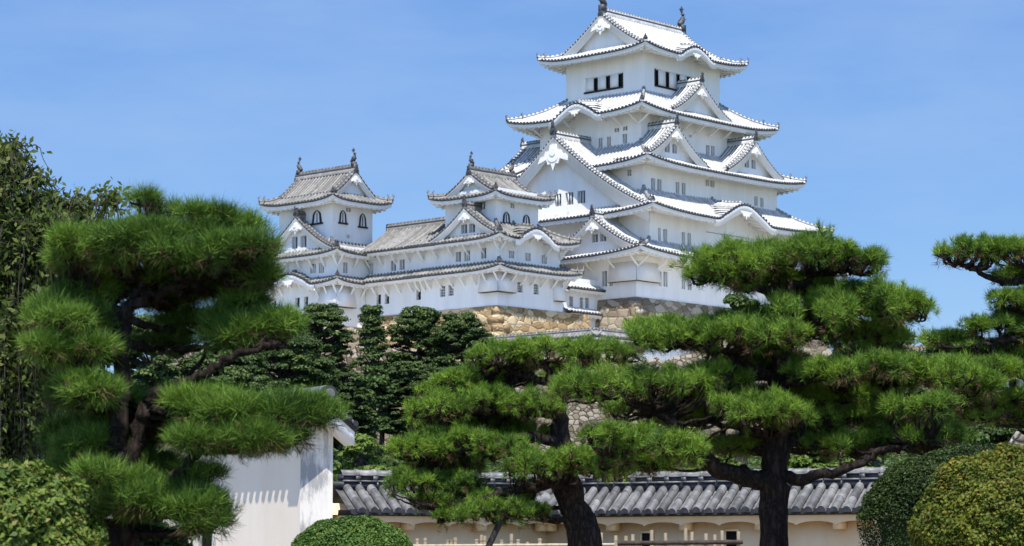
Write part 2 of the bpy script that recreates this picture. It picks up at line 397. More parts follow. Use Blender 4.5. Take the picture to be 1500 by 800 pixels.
def skirt(mb, a, b, Tx, Ty, ze, h, up=.6, upc=('SW', 'SE', 'NW', 'NE'), kara={}, sides='SWNE', ovx=2., ovy=2., pitch=.42,
          edge=.3, struts=0., soft=.25, xo=None):
    """hipped roof ring. a, b: eave half sizes; Tx, Ty: horizontal run of the W/E and S/N sides; h(x): rise at x=0 eave..1 top.
    kara: side -> (s0, half width, height).  Returns the hip paths."""
    for sd_ in sides:
        A, T, run2, ov = (a, Ty, Tx, ovy) if sd_ in 'SN' else (b, Tx, Ty, ovx)
        F = side_frame(sd_, a, b)
        sidev = np.array([1., 0, 0]) if sd_ in 'SN' else np.array([0, 1., 0])
        K = kara.get(sd_)
        def lim(t): return A - t * run2 / T
        def flag(s): 
            return np.where(np.asarray(s) < 0, float(CORN[(sd_, -1)] in upc), float(CORN[(sd_, 1)] in upc))
        def lift(s, t): return up * flag(s) * np.minimum(np.abs(s) / lim(t), 1) ** 4 * np.clip(1 - t / T, 0, 1) ** 2
        def zz(s, t):
            z = ze + h(t / T) + lift(s, t)
            if K:
                kz = ze + K[2] * kbump((s - K[0]) / K[1]) + .10 * t
                d = np.clip((kz - z) * 2.5, -20, 20)
                z = np.where(np.abs((s - K[0]) / K[1]) < 1, z + np.log1p(np.exp(d)) / 2.5 - np.log(2) / 2.5 * np.clip(1 - np.abs(d), 0, 1), z)
            return z
        us = np.linspace(-1, 1, 81 if K else 41)
        ts = np.linspace(0, T, 13)
        if K: us = np.unique(np.concatenate([us, (K[0] + K[1] * np.linspace(-1, 1, 41)) / A]))
        Tg, Ug = np.meshgrid(ts, us)
        S = Ug * lim(Tg)
        mb.grid(F(S, Tg, zz(S, Tg)), 0)
        # cover tile rows
        n = int(2 * A / pitch)
        for k in range(n):
            s = -A + (k + .5) * 2 * A / n
            tm = T if abs(s) <= A - run2 + 1e-6 else (A - abs(s)) * T / run2
            if tm < .25: continue
            m = 12 if K and abs(s - K[0]) < K[1] else max(4, min(8, int(tm * 2) + 2))
            t = np.linspace(-.04, tm, m)
            rod(mb, F(s + 0 * t, t, zz(s + 0 * t, np.maximum(t, 0)) + .03), sidev, .112)
        # eave edge, plaster fascia, soffit
        se = np.unique(np.concatenate([np.linspace(-A, A, 61), (K[0] + K[1] * np.linspace(-1, 1, 41))])) if K else np.linspace(-A, A, 41)
        z0 = zz(se, 0 * se)
        trim = lambda t: np.clip(se, -A + t, A - t)
        mb.grid(np.stack([F(trim(0.), 0., z0 + .03), F(trim(0.), 0., z0 - .09), F(trim(.08), .08, z0 - .09)], 1), 2)
        kk = 1.0
        mb.grid(np.stack([F(trim(.08), .08, z0 - .09), F(trim(.10), .10, z0 - .09 - edge)], 1), 3)
        mb.grid(np.stack([F(trim(.10), .10, z0 - .09 - edge), F(trim(.45), .45, z0 - .06 - edge)], 1), 3)
        tt = np.linspace(.45, ov + .05, 4)
        def zs(s, t):
            q = ze + up * flag(s) * np.minimum(np.abs(s) / A, 1) ** 4 * np.clip(1 - t / (ov + .5), 0, 1) ** 1.5
            if K: q = q + K[2] * kbump((s - K[0]) / K[1])
            return q - .06 - edge + soft * (t - .1)
        rows = []
        for t in tt:
            s_ = np.clip(se, -A + t, A - t)
            rows.append(F(s_, t, zs(s_, t)))
        mb.grid(np.stack(rows, 1), 3)
        # rafters
        nr = int(2 * A / .62)
        for k in range(nr):
            s = -A + (k + .5) * 2 * A / nr
            t1 = min(ov + .02, A - abs(s))
            if t1 < .5: continue
            q = np.array([.16, t1])
            c = F(s + 0 * q, q, zs(s + 0 * q, q))
            wv = sidev * .11; U = np.array([0, 0, .17])
            P = np.concatenate([[c[0] - wv - U, c[0] + wv - U, c[1] + wv - U, c[1] - wv - U], [c[0] - wv + .02, c[0] + wv + .02, c[1] + wv + .02, c[1] - wv + .02]])
            mb.hexa(P, 3)
        if struts:
            ns = int((2 * A - 2 * ov) / struts)
            for k in range(ns + 1):
                s = -(A - ov) + k * (2 * A - 2 * ov) / max(ns, 1)
                p0 = F(s, ov + .05, float(zs(np.array(s), np.array(ov))) - 1.15); p1 = F(s, ov * .42, float(zs(np.array(s), np.array(ov * .42))) - .12)
                mb.tube([p0, (p0 + p1) / 2 + np.array([0, 0, -.08]), p1], .12, 4, 3)
        # curved gable board and back wall of the undulating eave
        if K:
            s = K[0] + K[1] * np.linspace(-1.05, 1.05, 45)
            zt = zz(s, 0 * s)
            th = .30 + .14 * kbump((s - K[0]) / K[1])
            mb.grid(np.stack([F(s, -.03, zt - .12), F(s, -.03, zt - .12 - edge - th), F(s, .14, zt - .12 - edge - th), F(s, .14, zt - .12)], 1), 3)
            zb = ze - .9 + 0 * s
            mb.grid(np.stack([F(s, ov - .02, zb), F(s, ov - .02, zs(s, 0 * s + ov) + .1)], 1), 3)
            # pendant under the crest and crest ridge
            cz = ze + K[2] - edge - .5
            pend = [(-.85, .12), (-.5, -.05), (-.34, -.3), (-.12, -.22), (0, -.55), (.12, -.22), (.34, -.3), (.5, -.05), (.85, .12)]
            kq = min(1.2, K[1] / 3.2)
            mb.prism([F(K[0] + x * kq, -.05, cz + z * kq) for x, z in pend], F(0, .1, 0) - F(0, 0, 0), 3)
            t = np.linspace(.55, T, 14); zc = zz(K[0] + 0 * t, t)
            flat = zc < ze + K[2] + .10 * t + .55
            if flat.sum() > 2: ridge_bar(mb, F(K[0] + 0 * t, t, zc + .02)[flat], .28, .3, .4)
    hips = []
    for cn in upc:
        sx = 1 if cn[1] == 'E' else -1; sy = 1 if cn[0] == 'N' else -1
        x = np.linspace(0, 1, 9)
        P = np.stack([sx * (a - x * Tx), sy * (b - x * Ty), ze + h(x) + up * (1 - x) ** 2 + .03], -1)
        hips.append((cn, P)); ridge_bar(mb, P[:], .30, .34, .42)
    return hips

def gable(mb, F, axis, w, prof, a0, a1, ends=1, pitch=.42, wallset=.75, barge=.6, zbase=None, pend=1.0, holes=(), ridge=True, ext=1.0):
    """gabled roof piece. F(l, a, z): l across, a along the ridge; prof(d): roof height at |l| = d. Returns nothing, fills mb
    (slots: 0 valley, 1 cover tile, 2 dark tile, 3 plaster, 4 lattice, 5 interior)"""
    l = np.concatenate([-np.linspace(w * ext, 0, 13), np.linspace(0, w * ext, 13)[1:]])
    d = np.abs(l)
    al = (F(0, 1, 0) - F(0, 0, 0))
    z = prof(d)
    A2 = np.linspace(a0, a1, 3)
    mb.grid(np.stack([F(l, a, z) for a in A2], 1), 0)
    n = max(1, int(abs(a1 - a0 - .3) / pitch))
    q = np.linspace(w * ext, .12, 8)
    for k in range(n + 1):
        a = a0 + .55 + k * pitch
        if a > a1 - (.5 if ends == 2 else 0): break
        for sg in (-1, 1): rod(mb, F(sg * q, a, prof(q) + .03), al, .112, ext < 1.01)
    for (ae, sg, wa) in ((a0, 1, a0 + wallset), (a1, -1, a1 - wallset))[:ends]:
        # verge: two rows of cover tiles seen on edge, plaster bargeboard below
        qq = np.linspace(w, .0, max(6, int(w / .3)))
        for s2 in (-1, 1):
            for i in range(len(qq) - 1):
                p0, p1 = F(s2 * qq[i], ae + sg * .14, prof(qq[i]) + .08), F(s2 * qq[i + 1], ae + sg * .14, prof(qq[i + 1]) + .08)
                pm = p0 + (p1 - p0) * .55
                mb.tube([p0, pm], .15, 6, 2); mb.tube([pm, p1], .125, 6, 1, False)
            rr = np.linspace(w, .1, 8)
            ridge_bar(mb, F(s2 * rr, ae + sg * .62, prof(rr) + .02), .26, .26, .42)
            e = np.linspace(w + .0, 0, 12); bb = barge * (1 + .25 * (e / w) ** 3)
            zt = prof(e) - .05
            mb.grid(np.stack([F(s2 * e, ae + sg * .0, zt), F(s2 * e, ae + sg * .0, zt - .10), F(s2 * e, ae + sg * .06, zt - .10), F(s2 * e, ae + sg * .06, zt - .10 - bb * .45),
                              F(s2 * e, ae + sg * .12, zt - .12 - bb * .45), F(s2 * e, ae + sg * .12, zt - .10 - bb), F(s2 * e, ae + sg * .26, zt - .10 - bb), F(s2 * e, ae + sg * .26, zt - .3)], 1), 3)
            mb.grid(np.stack([F(s2 * e, ae + sg * .2, zt - .28), F(s2 * e, wa + sg * .05, zt - .28)], 1), 3)
        # gable wall
        zb = prof(w) - .5 if zbase is None else zbase
        e = np.unique(np.concatenate([np.linspace(-w, w, 25)] + [np.array([x0, x1]) for x0, x1, y0, y1 in holes])) if ae == a0 else np.linspace(-w, w, 25)
        for i in range(len(e) - 1):
            m_ = (e[i] + e[i + 1]) / 2
            hs = [hh for hh in holes if hh[0] - 1e-6 < m_ < hh[1] + 1e-6] if ae == a0 else []
            t0, t1 = prof(abs(e[i])) - .2, prof(abs(e[i + 1])) - .2
            segs = [(zb, zb, t0, t1)] if not hs else [(zb, zb, hs[0][2], hs[0][2]), (hs[0][3], hs[0][3], max(t0, hs[0][3] + .05), max(t1, hs[0][3] + .05))]
            for (u0, u1, v0, v1) in segs:
                mb.add([F(e[i], wa, u0), F(e[i + 1], wa, u1), F(e[i + 1], wa, v1), F(e[i], wa, v0)], [[0, 1, 2, 3]], 3)
        if ae == a0:
            for (x0, x1, y0, y1) in holes:
                mb.add([F(x0 - .1, wa + .35, y0 - .1), F(x1 + .1, wa + .35, y0 - .1), F(x1 + .1, wa + .35, y1 + .1), F(x0 - .1, wa + .35, y1 + .1)], [[0, 1, 2, 3]], 5)
                nb = max(2, int((x1 - x0) / .28))
                for k in range(1, nb):
                    x = x0 + (x1 - x0) * k / nb
                    mb.box(x - .05, x + .05, wa + .03, wa + .17, y0, y1, 4, F)
                for (p, q_) in (((x0, y0), (x0, y1)), ((x1, y0), (x1, y1)), ((x0, y0), (x1, y0)), ((x0, y1), (x1, y1))):
                    mb.add([F(p[0], wa, p[1]), F(q_[0], wa, q_[1]), F(q_[0], wa + .36, q_[1]), F(p[0], wa + .36, p[1])], [[0, 1, 2, 3]], 3)
        # carved pendant at the apex with side scrolls, and a boss above it
        zp = prof(0) - .25 - barge * .9; k = pend
        out = [(-1.25, -.75), (-1.05, -.35), (-.75, -.32), (-.62, -.05), (-.3, -.02), (-.25, .35), (.25, .35), (.3, -.02), (.62, -.05), (.75, -.32), (1.05, -.35), (1.25, -.75),
               (.85, -.62), (.55, -.52), (.42, -.85), (.2, -.78), (0, -1.25), (-.2, -.78), (-.42, -.85), (-.55, -.52), (-.85, -.62)]
        av = F(0, sg, 0) - F(0, 0, 0)
        mb.prism([F(x * k, ae - sg * .02, zp + y_ * k) for x, y_ in out], av * .2, 3)
        th = np.linspace(0, 2 * np.pi, 10, endpoint=False)
        mb.prism([F(math.cos(t) * .26 * k, ae - sg * .12, zp - .1 * k + math.sin(t) * .26 * k) for t in th], av * .12, 3)
        mb.prism([F(math.cos(t) * .42 * k, ae - sg * .07, zp - .42 * k + math.sin(t) * .3 * k) for t in th], av * .12, 3)
    if ridge:
        aa = np.linspace(a0 + .05, a1 - (.05 if ends == 2 else 0), 12)
        ridge_bar(mb, F(0 * aa, aa, prof(np.array(0.)) + .05), .42, .62, .42, 1, 2)
GSL = ['lattice', 'pane_grey']

def walls(parent, name, a, b, z0, z1, wins={}, m='plaster', sides='SWNE', win_name='window', parts=True):
    """storey walls with real openings; wins: side -> list of (s0, s1, z0, z1, style)"""
    mb = MB(); made = []; pane = 'pane_grey' if m == 'plaster_grey' else 'pane_pale'
    for sd_ in sides:
        F = side_frame(sd_, a, b); A = a if sd_ in 'SN' else b
        W = wins.get(sd_, [])
        sx = sorted(set([-A, A] + [x for w in W for x in w[:2]])); zx = sorted(set([z0, z1] + [x for w in W for x in w[2:4]]))
        for i in range(len(sx) - 1):
            for j in range(len(zx) - 1):
                ms, mz = (sx[i] + sx[i + 1]) / 2, (zx[j] + zx[j + 1]) / 2
                if any(w[0] < ms < w[1] and w[2] < mz < w[3] for w in W): continue
                mb.add([F(sx[i], 0, zx[j]), F(sx[i + 1], 0, zx[j]), F(sx[i + 1], 0, zx[j + 1]), F(sx[i], 0, zx[j + 1])], [[0, 1, 2, 3]], 0)
        for w in W:
            s0, s1, a0, a1, st = w
            D = .34
            for p, q in (((s0, a0), (s0, a1)), ((s1, a0), (s1, a1)), ((s0, a0), (s1, a0)), ((s0, a1), (s1, a1))):
                mb.add([F(p[0], 0, p[1]), F(q[0], 0, q[1]), F(q[0], D, q[1]), F(p[0], D, p[1])], [[0, 1, 2, 3]], 0)
            made.append((F, w))
    o = mb.build(name, [m], parent)
    for F, (s0, s1, a0, a1, st) in made:
        wb = MB(); wd, ht = s1 - s0, a1 - a0
        wb.add([F(s0 - .06, .335, a0 - .06), F(s1 + .06, .335, a0 - .06), F(s1 + .06, .335, a1 + .06), F(s0 - .06, .335, a1 + .06)], [[0, 1, 2, 3]], 0)
        if st == 'bars':          # plastered lattice bars
            nb = max(2, round(wd / .26))
            for k in range(1, nb):
                x = s0 + wd * k / nb; wb.box(x - .07, x + .07, .02, .16, a0, a1, 1, F)
        elif st == 'grid':
            nb = max(2, round(wd / .3))
            for k in range(1, nb): wb.box(s0 + wd * k / nb - .035, s0 + wd * k / nb + .035, .14, .2, a0, a1, 1, F)
            for k in (1, 2, 3): wb.box(s0, s1, .13, .21, a0 + ht * k / 4 - .03, a0 + ht * k / 4 + .03, 1, F)
        elif st == 'open':        # dark opening with a rail
            wb.box(s0, s1, .2, .25, a0 + ht * .4, a0 + ht * .47, 2, F); wb.box(s0 + wd * .46, s0 + wd * .54, .2, .25, a0, a1, 2, F)
        elif st.startswith('shut'):   # sliding plastered shutters, part open, black sill and lintel
            n = int(st[4:])
            for k in range(n):
                x0 = s0 + wd * (k + .36) / n; x1 = s0 + wd * (k + 1) / n
                wb.box(x0, x1, .04, .12, a0, a1, 1, F)
                wb.box(s0 + wd * (k + .16) / n, s0 + wd * (k + .19) / n, .14, .18, a0, a1, 2, F)
            wb.box(s0 - .12, s1 + .12, -.10, .2, a0 - .18, a0 - .002, 2, F); wb.box(s0 - .05, s1 + .05, -.04, .05, a1 + .002, a1 + .08, 3, F)
            wb.box(s0 - .12, s0 - .002, -.05, .2, a0, a1, 2, F)
        wb.build(win_name, [pane if st == 'bars' else 'interior', 'lattice' if st in ('bars',) else ('plaster' if st.startswith('shut') else 'lattice'), 'lacquer', m], o)
    return o

def bell_window(F, s0, s1, z0, z1, parent):
    """bell-shaped window: black lacquered frame standing proud of the wall, pale shutter inside, black sill"""
    mb = MB(); c = (s0 + s1) / 2; w = (s1 - s0) / 2; h = z1 - z0
    def outline(k, zb):
        pts = []
        for q, x in ((0, 1.06), (.25, .98), (.5, .9), (.68, .84), (.8, .7), (.9, .45), (.97, .2), (1.0, 0)):
            pts.append((x * k, q))
        pts = pts + [(-x, q) for x, q in pts[-2::-1]]
        return [(c + x * w, z0 + zb + q * (h * (.86 + .14 * k) - zb)) for x, q in pts]
    o1, o2 = outline(1., 0), outline(.66, .0)
    n = len(o1)
    Pf = [F(x, -.09, z) for x, z in o1] + [F(x, -.09, z) for x, z in o2] + [F(x, .0, z) for x, z in o1] + [F(x, .05, z) for x, z in o2]
    fs = []
    for i in range(n - 1): fs += [[i, i + 1, n + i + 1, n + i], [i, i + 1, 2 * n + i + 1, 2 * n + i], [n + i, n + i + 1, 3 * n + i + 1, 3 * n + i]]
    mb.add(Pf, fs, 0)
    mb.add([F(x, -.02, z) for x, z in o2], [list(range(n))], 1)
    mb.box(c - .05, c + .05, -.05, -.01, z0 + .05, z0 + h * .8, 0, F)
    mb.box(c - w * 1.35, c + w * 1.35, -.16, .03, z0 - .14, z0, 0, F)
    return mb.build('bell_window', ['lacquer', 'white_fabric'], parent)

def px_wins(cu, cv, off, face, lst, zb=0):
    out = []
    for (x0, y0, x1, y1, st) in lst:
        xm, ym = (x0 + x1) / 2, (y0 + y1) / 2
        s0, _ = face_pt(cu, cv, off, face, x0, ym); s1, _ = face_pt(cu, cv, off, face, x1, ym)
        _, za = face_pt(cu, cv, off, face, xm, y1); _, zb_ = face_pt(cu, cv, off, face, xm, y0)
        out.append((min(s0, s1), max(s0, s1), za - zb, zb_ - zb, st))
    return out
def zoomed(x0, y0, k, lst):
    return [(x0 + r[0] / k, y0 + r[1] / k, x0 + r[2] / k, y0 + r[3] / k, r[4]) for r in lst]

def hcurve(H, c=.38): return lambda x: H * ((1 - c) * x + c * x * x)
def dorm(zb, za, w, c=.42): return lambda d: zb + (za - zb) * ((1 - c) * (1 - np.asarray(d) / w) + c * (1 - np.asarray(d) / w) ** 2)

def corner_orns(roof, hips, k=.47, ang0=None):
    for cn, P in hips:
        d = P[0] - P[1]; ang = math.atan2(d[1], d[0]) + math.pi
        ornament('roof_ornament', P[0] + np.array([0, 0, .12]), ang, k, roof)
        q = P[2] + np.array([0, 0, .2])
        ornament('roof_ornament', q, ang, k * .9, roof)

def dormer(roof, side, a, b, s0, w, za, zb, t0, t1, slots, **kw):
    F0 = side_frame(side, a, b)
    F = lambda l, t, z: F0(np.asarray(l) + s0, t, z)
    mb = MB()
    gable(mb, F, None, w, dorm(zb, za, w), t0, t1, 1, ext=1.14, **kw)
    g = mb.build('gable', slots + GSL, roof)
    f = F(0, 0, 0) - F(0, 1, 0); ang = math.atan2(f[1], f[0]) + math.pi
    ornament('roof_ornament', F(0, t0 + .0, za + .35), ang, .62, roof, 1.15)
    for sg in (-1, 1):
        pass
    return g

# ------------------------------------------------------------------ ground
def terrain_z(x, y):
    pts = [(-50, 0), (62, 0), (75, .6), (110, 3.2), (150, 7.0), (170, 8.6), (177.5, 8.8), (181, 14.6), (192, 15.5), (230, 16), (330, 12), (600, 0), (4000, -30)]
    z = np.interp(y, [p[0] for p in pts], [p[1] for p in pts])
    k = np.clip(1 - (np.abs(x - 0) - 38) / 40, 0, 1); k = k * k * (3 - 2 * k)
    return z * np.where(y > 62, .25 + .75 * k, 1)
xs = np.concatenate([-np.geomspace(60, 4000, 14)[::-1], np.linspace(-58, 58, 70), np.geomspace(60, 4000, 14)])
ys = np.concatenate([np.linspace(-40, 330, 120), np.geomspace(335, 4500, 20)])
Xg, Yg = np.meshgrid(xs, ys, indexing='ij')
mb = MB(); Zg = terrain_z(Xg, Yg); Zg = Zg + np.where(Yg > 66, .35 * np.sin(Xg * .35) * np.cos(Yg * .31), 0)
mb.grid(np.stack([Xg, Yg, Zg], -1), 0)
tag(mb.build('ground', ['grass_slope'], smooth=True), kind='structure')
noisy('pale_gravel', (.40, .37, .32), (.52, .49, .43), (1, 1, 1), .8, .95)
mb = MB(); xx = np.linspace(-34, 40, 20); yy = np.linspace(186, 262, 20)
gx, gy = np.meshgrid(xx, yy, indexing='ij'); mb.grid(np.stack([gx, gy, terrain_z(gx, gy) + .5], -1), 0)
tag(mb.build('courtyard', ['pale_gravel']), kind='structure')
mb = MB(); xx = np.linspace(-30, 30, 13); yy = np.linspace(3, 52, 13)
mb.grid(np.stack(np.meshgrid(xx, yy, indexing='ij') + [np.full((13, 13), .004)], -1), 0)
tag(mb.build('path', ['ground']), kind='structure')

# ------------------------------------------------------------------ stone bases
def stone_base(name, u0, u1, v0, v1, ztop, zbot, material, label, batter=.22):
    o = empty(name, castle((u0 + u1) / 2, (v0 + v1) / 2, zbot), CROT, label, 'stone wall')
    a, b, H = (u1 - u0) / 2, (v1 - v0) / 2, ztop - zbot
    mb = MB(); q = np.linspace(0, 1, 9)
    r = np.random.default_rng(len(name) + int(H * 10))
    for sd_ in 'SWNE':
        A = a if sd_ in 'SN' else b
        rows = []
        for k in q:
            off = batter * H * ((1 - k) * .75 + (1 - k) ** 2 * .25)
            F = side_frame(sd_, a + off, b + off)
            AA = A + off
            n = 60; s = np.linspace(-AA, AA, n); j = r.normal(0, .035, n); j[0] = j[-1] = 0
            rows.append(F(s, j, H * k + 0 * s))
        mb.grid(np.stack(rows, 0), 0)
    mb.add([(-a, -b, H), (a, -b, H), (a, b, H), (-a, b, H)], [[0, 1, 2, 3]], 0)
    mb.build('stone_face', [material], o)
    # dressed quoins on the near corner, alternating long and short
    qb = MB(); z = 0; i = 0
    while z < H - .2:
        hh = min(.75, H - z - .01); k = z / H; off = batter * H * ((1 - k) * .75 + (1 - k) ** 2 * .25)
        k2 = (z + hh) / H; off2 = batter * H * ((1 - k2) * .75 + (1 - k2) ** 2 * .25)
        lx, ly = (1.7, .8) if i % 2 else (.8, 1.7)
        x0, y0, x2, y2 = -(a + off) - .04, -(b + off) - .04, -(a + off2) - .04, -(b + off2) - .04
        qb.hexa([(x0, y0, z), (x0 + lx, y0, z), (x0 + lx, y0 + ly, z), (x0, y0 + ly, z), (x2, y2, z + hh - .03), (x2 + lx, y2, z + hh - .03), (x2 + lx, y2 + ly, z + hh - .03), (x2, y2 + ly, z + hh - .03)], 0)
        z += hh; i += 1
    qb.build('corner_stone', [material], o)
    return o

# ================================================================== MAIN KEEP
ZB = 25.4
keep = empty('castle_keep', castle(0, 0, ZB), CROT, 'great white five tiered castle keep, tallest tower, fish finials on its top ridge', 'castle keep')
z = lambda v: v - ZB
P5, P4, P3, P2, P1 = (5.93, 4.95), (8.19, 6.4), (10.38, 8.5), (11.9, 10.4), (14.38, 10.83)
def W_(n, S, W):  # windows of a storey given in pixels of the photograph
    a, b = n
    return {'S': px_wins(0, 0, b, 'S', S, ZB), 'W': px_wins(0, 0, a, 'W', W, ZB)}
# storey walls
walls(keep, 'storey_wall', *P5, z(44.5), z(50.6), W_(P5, [(959.8, 108, 1022, 131, 'shut4')], [(857.5, 111.5, 911.5, 131, 'shut3')]))
walls(keep, 'storey_wall', *P4, z(38.5), z(44.6),
      W_(P4, zoomed(730, 120, 3, [(913, 278, 929, 330, 'bars'), (935, 282, 951, 336, 'bars'), (838, 232, 850, 244, 'bars')]),
         zoomed(730, 120, 3, [(440, 247, 457, 290, 'bars'), (477, 241, 494, 284, 'bars'), (546, 229, 565, 271, 'bars'), (510, 203, 530, 221, 'bars'), (547, 196, 567, 214, 'bars')])))
walls(keep, 'storey_wall', *P3, z(33.8), z(39.2),
      W_(P3, zoomed(730, 120, 3, [(672, 424, 690, 480, 'bars'), (699, 428, 718, 484, 'bars'), (780, 440, 796, 492, 'bars'), (806, 444, 823, 496, 'bars'), (911, 430, 927, 458, 'bars'), (932, 434, 950, 463, 'bars'),
                                  (1125, 503, 1140, 545, 'bars'), (1152, 510, 1166, 552, 'bars')]), zoomed(730, 120, 3, [(566, 386, 584, 414, 'bars')])))
walls(keep, 'storey_wall', *P2, z(29.2), z(34.3),
      W_(P2, zoomed(800, 280, 4, [(656, 216, 672, 302, 'bars'), (687, 222, 710, 308, 'bars'), (795, 240, 814, 322, 'bars'), (829, 246, 850, 328, 'bars'), (938, 188, 1200, 262, 'bars')]), []))
walls(keep, 'storey_wall', *P1, z(25.4), z(30.1),
      W_(P1, zoomed(800, 280, 4, [(660, 470, 676, 556, 'bars'), (688, 472, 712, 560, 'bars'), (795, 488, 815, 574, 'bars'), (830, 494, 852, 580, 'bars')]),
         zoomed(800, 280, 4, [(326, 468, 356, 558, 'bars'), (372, 462, 390, 556, 'bars')])))
# stone-drop skirt on the near corner of the ground storey
mb = MB()
for sd_, A in (('S', P1[0]), ('W', P1[1])):
    F = side_frame(sd_, *P1); s0, s1 = -A - .35, -A + 3.1
    mb.hexa([F(s0, -.42, z(26.9)), F(s1, -.42, z(26.9)), F(s1, .02, z(26.9)), F(s0 + .35, .02, z(26.9)),
             F(s0 + .32, -.03, z(28.7)), F(s1, -.03, z(28.7)), F(s1, .02, z(28.7)), F(s0 + .35, .02, z(28.7))], 0)
    mb.box(s0 + .05, s1 - .03, -.38, -.02, z(26.86), z(26.895), 1, F)
mb.build('stone_drop', ['plaster', 'lacquer'], keep)

def mk_roof(parent, spec, slots):
    mb = MB(); hips = skirt(mb, **spec)
    r = mb.build('tiled_roof', slots, parent); corner_orns(r, hips)
    return r
# lowest roof
r1 = (16.27, 12.96)
roof1 = mk_roof(keep, dict(a=r1[0], b=r1[1], Tx=r1[0] - 11.7, Ty=r1[1] - 10.2, ze=z(29.25), h=hcurve(1.75), ovx=1.9, ovy=2.1, struts=2.6), ROOF_W)
dormer(roof1, 'W', *r1, -6.5, 5.2, z(33.0), z(29.95), .75, 6, ROOF_W, holes=[(-1.1, -.35, z(30.75), z(31.5)), (-.1, .65, z(30.75), z(31.5))], pend=.62)
# second roof with the great west gable and the undulating south eave
r2 = (14.12, 12.65)
roof2 = mk_roof(keep, dict(a=r2[0], b=r2[1], Tx=r2[0] - 10.2, Ty=r2[1] - 8.3, ze=z(33.4), h=hcurve(2.75), ovx=2.2, ovy=2.25, kara={'S': (-.2, 4.5, 1.75)}), ROOF_W)
for sd_ in 'WE':
    mb = MB(); F = side_frame(sd_, *r2)
    gable(mb, F, None, 11.6, dorm(z(33.8), z(41.45), 11.6, .34), .6, 8.6, 1, wallset=.95, ext=1.03, barge=1.15, zbase=z(33.6), pend=1.55,
          holes=[(-3.2, -2.2, z(34.95), z(36.15)), (-1.7, -.7, z(34.95), z(36.15)), (-.2, .8, z(34.95), z(36.15)), (1.3, 2.3, z(34.95), z(36.15))])
    mb.build('gable', ROOF_W + GSL, roof2)
    ornament('roof_ornament', F(0, .55, z(41.9)), 0 if sd_ == 'W' else math.pi, .8, roof2, 1.2)
# third roof with paired gables north and south
r3 = (12.41, 10.61)
roof3 = mk_roof(keep, dict(a=r3[0], b=r3[1], Tx=r3[0] - 8.1, Ty=r3[1] - 6.3, ze=z(38.3), h=hcurve(2.65), ovx=2.05, ovy=2.15), ROOF_W)
for sd_ in 'SN':
    for s0 in (-7.0, 5.3):
        dormer(roof3, sd_, *r3, s0, 4.5, z(42.2), z(39.0), .75, 4.6, ROOF_W, holes=[(-.95, -.25, z(39.7), z(40.6)), (.15, .85, z(39.7), z(40.6))], pend=.6)
# fourth roof: undulating west eave, one south gable
r4 = (10.7, 8.59)
roof4 = mk_roof(keep, dict(a=r4[0], b=r4[1], Tx=r4[0] - 5.85, Ty=r4[1] - 4.85, ze=z(43.7), h=hcurve(2.75), ovx=2.5, ovy=2.2, kara={'W': (-.3, 3.1, 1.35), 'E': (.3, 3.1, 1.35)}, struts=1.9), ROOF_W)
for sd_ in 'SN':
    dormer(roof4, sd_, *r4, -.6, 4.5, z(47.4), z(44.3), .7, 3.8, ROOF_W, pend=.6)
# top hip-and-gable roof, ridge along the south face
def hip_gable(parent, a, b, ze, zr, th, ax, slots, ovx, ovy, up=.55, kara={}, upc=('SW', 'SE', 'NW', 'NE'), pend=.8, fk=.9, c=.4, barge=.6, wallset=.7):
    """ax 'x': ridge along x"""
    B = b if ax == 'x' else a
    H = zr - ze
    hf = lambda t: H * ((1 - c) * (t / B) + c * (t / B) ** 2)
    mb = MB()
    hips = skirt(mb, a, b, th, th, ze, lambda x: hf(x * th), up, upc, kara, 'SWNE', ovx, ovy)
    r = mb.build('tiled_roof', slots, parent); corner_orns(r, hips)
    G = a if ax == 'x' else b
    if ax == 'x': F = lambda l, t, zz: np.stack(np.broadcast_arrays(np.asarray(t, float), np.asarray(l, float), np.asarray(zz, float)), -1)
    else: F = lambda l, t, zz: np.stack(np.broadcast_arrays(np.asarray(l, float), np.asarray(t, float), np.asarray(zz, float)), -1)
    mb = MB(); w = B - th + .02
    prof = lambda d: ze + hf(B - np.asarray(d)) + .012
    g0 = G - th + .45
    gable(mb, F, None, w, prof, -g0, g0, 2, wallset=wallset, barge=barge, zbase=ze + hf(th) - .4, pend=pend)
    mb.build('gable', slots + GSL, r)
    for sg in (-1, 1):
        p = F(0, sg * (g0 - .35), zr + .8); ang = math.atan2(*(F(0, -sg, 0)[[1, 0]]))
        ornament('roof_ornament', F(0, sg * (g0 + .05), zr - .05), ang + 0, .6, r, 1.1)
        if fk: fish_finial(p, ang, fk, parent)
    return r
hip_gable(keep, 8.04, 6.9, z(50.15), z(54.5), 1.95, 'x', ROOF_W, 2.1, 1.95, kara={'S': (-.2, 2.75, 1.05), 'N': (-.2, 2.75, 1.05)}, pend=1.0, fk=1.05, barge=.75)

stone_base('keep_stone_base', -14.45, 14.4, -10.9, 10.85, 25.4, 14.0, 'stone_grey', 'grey brown battered stone base directly under the tallest keep')

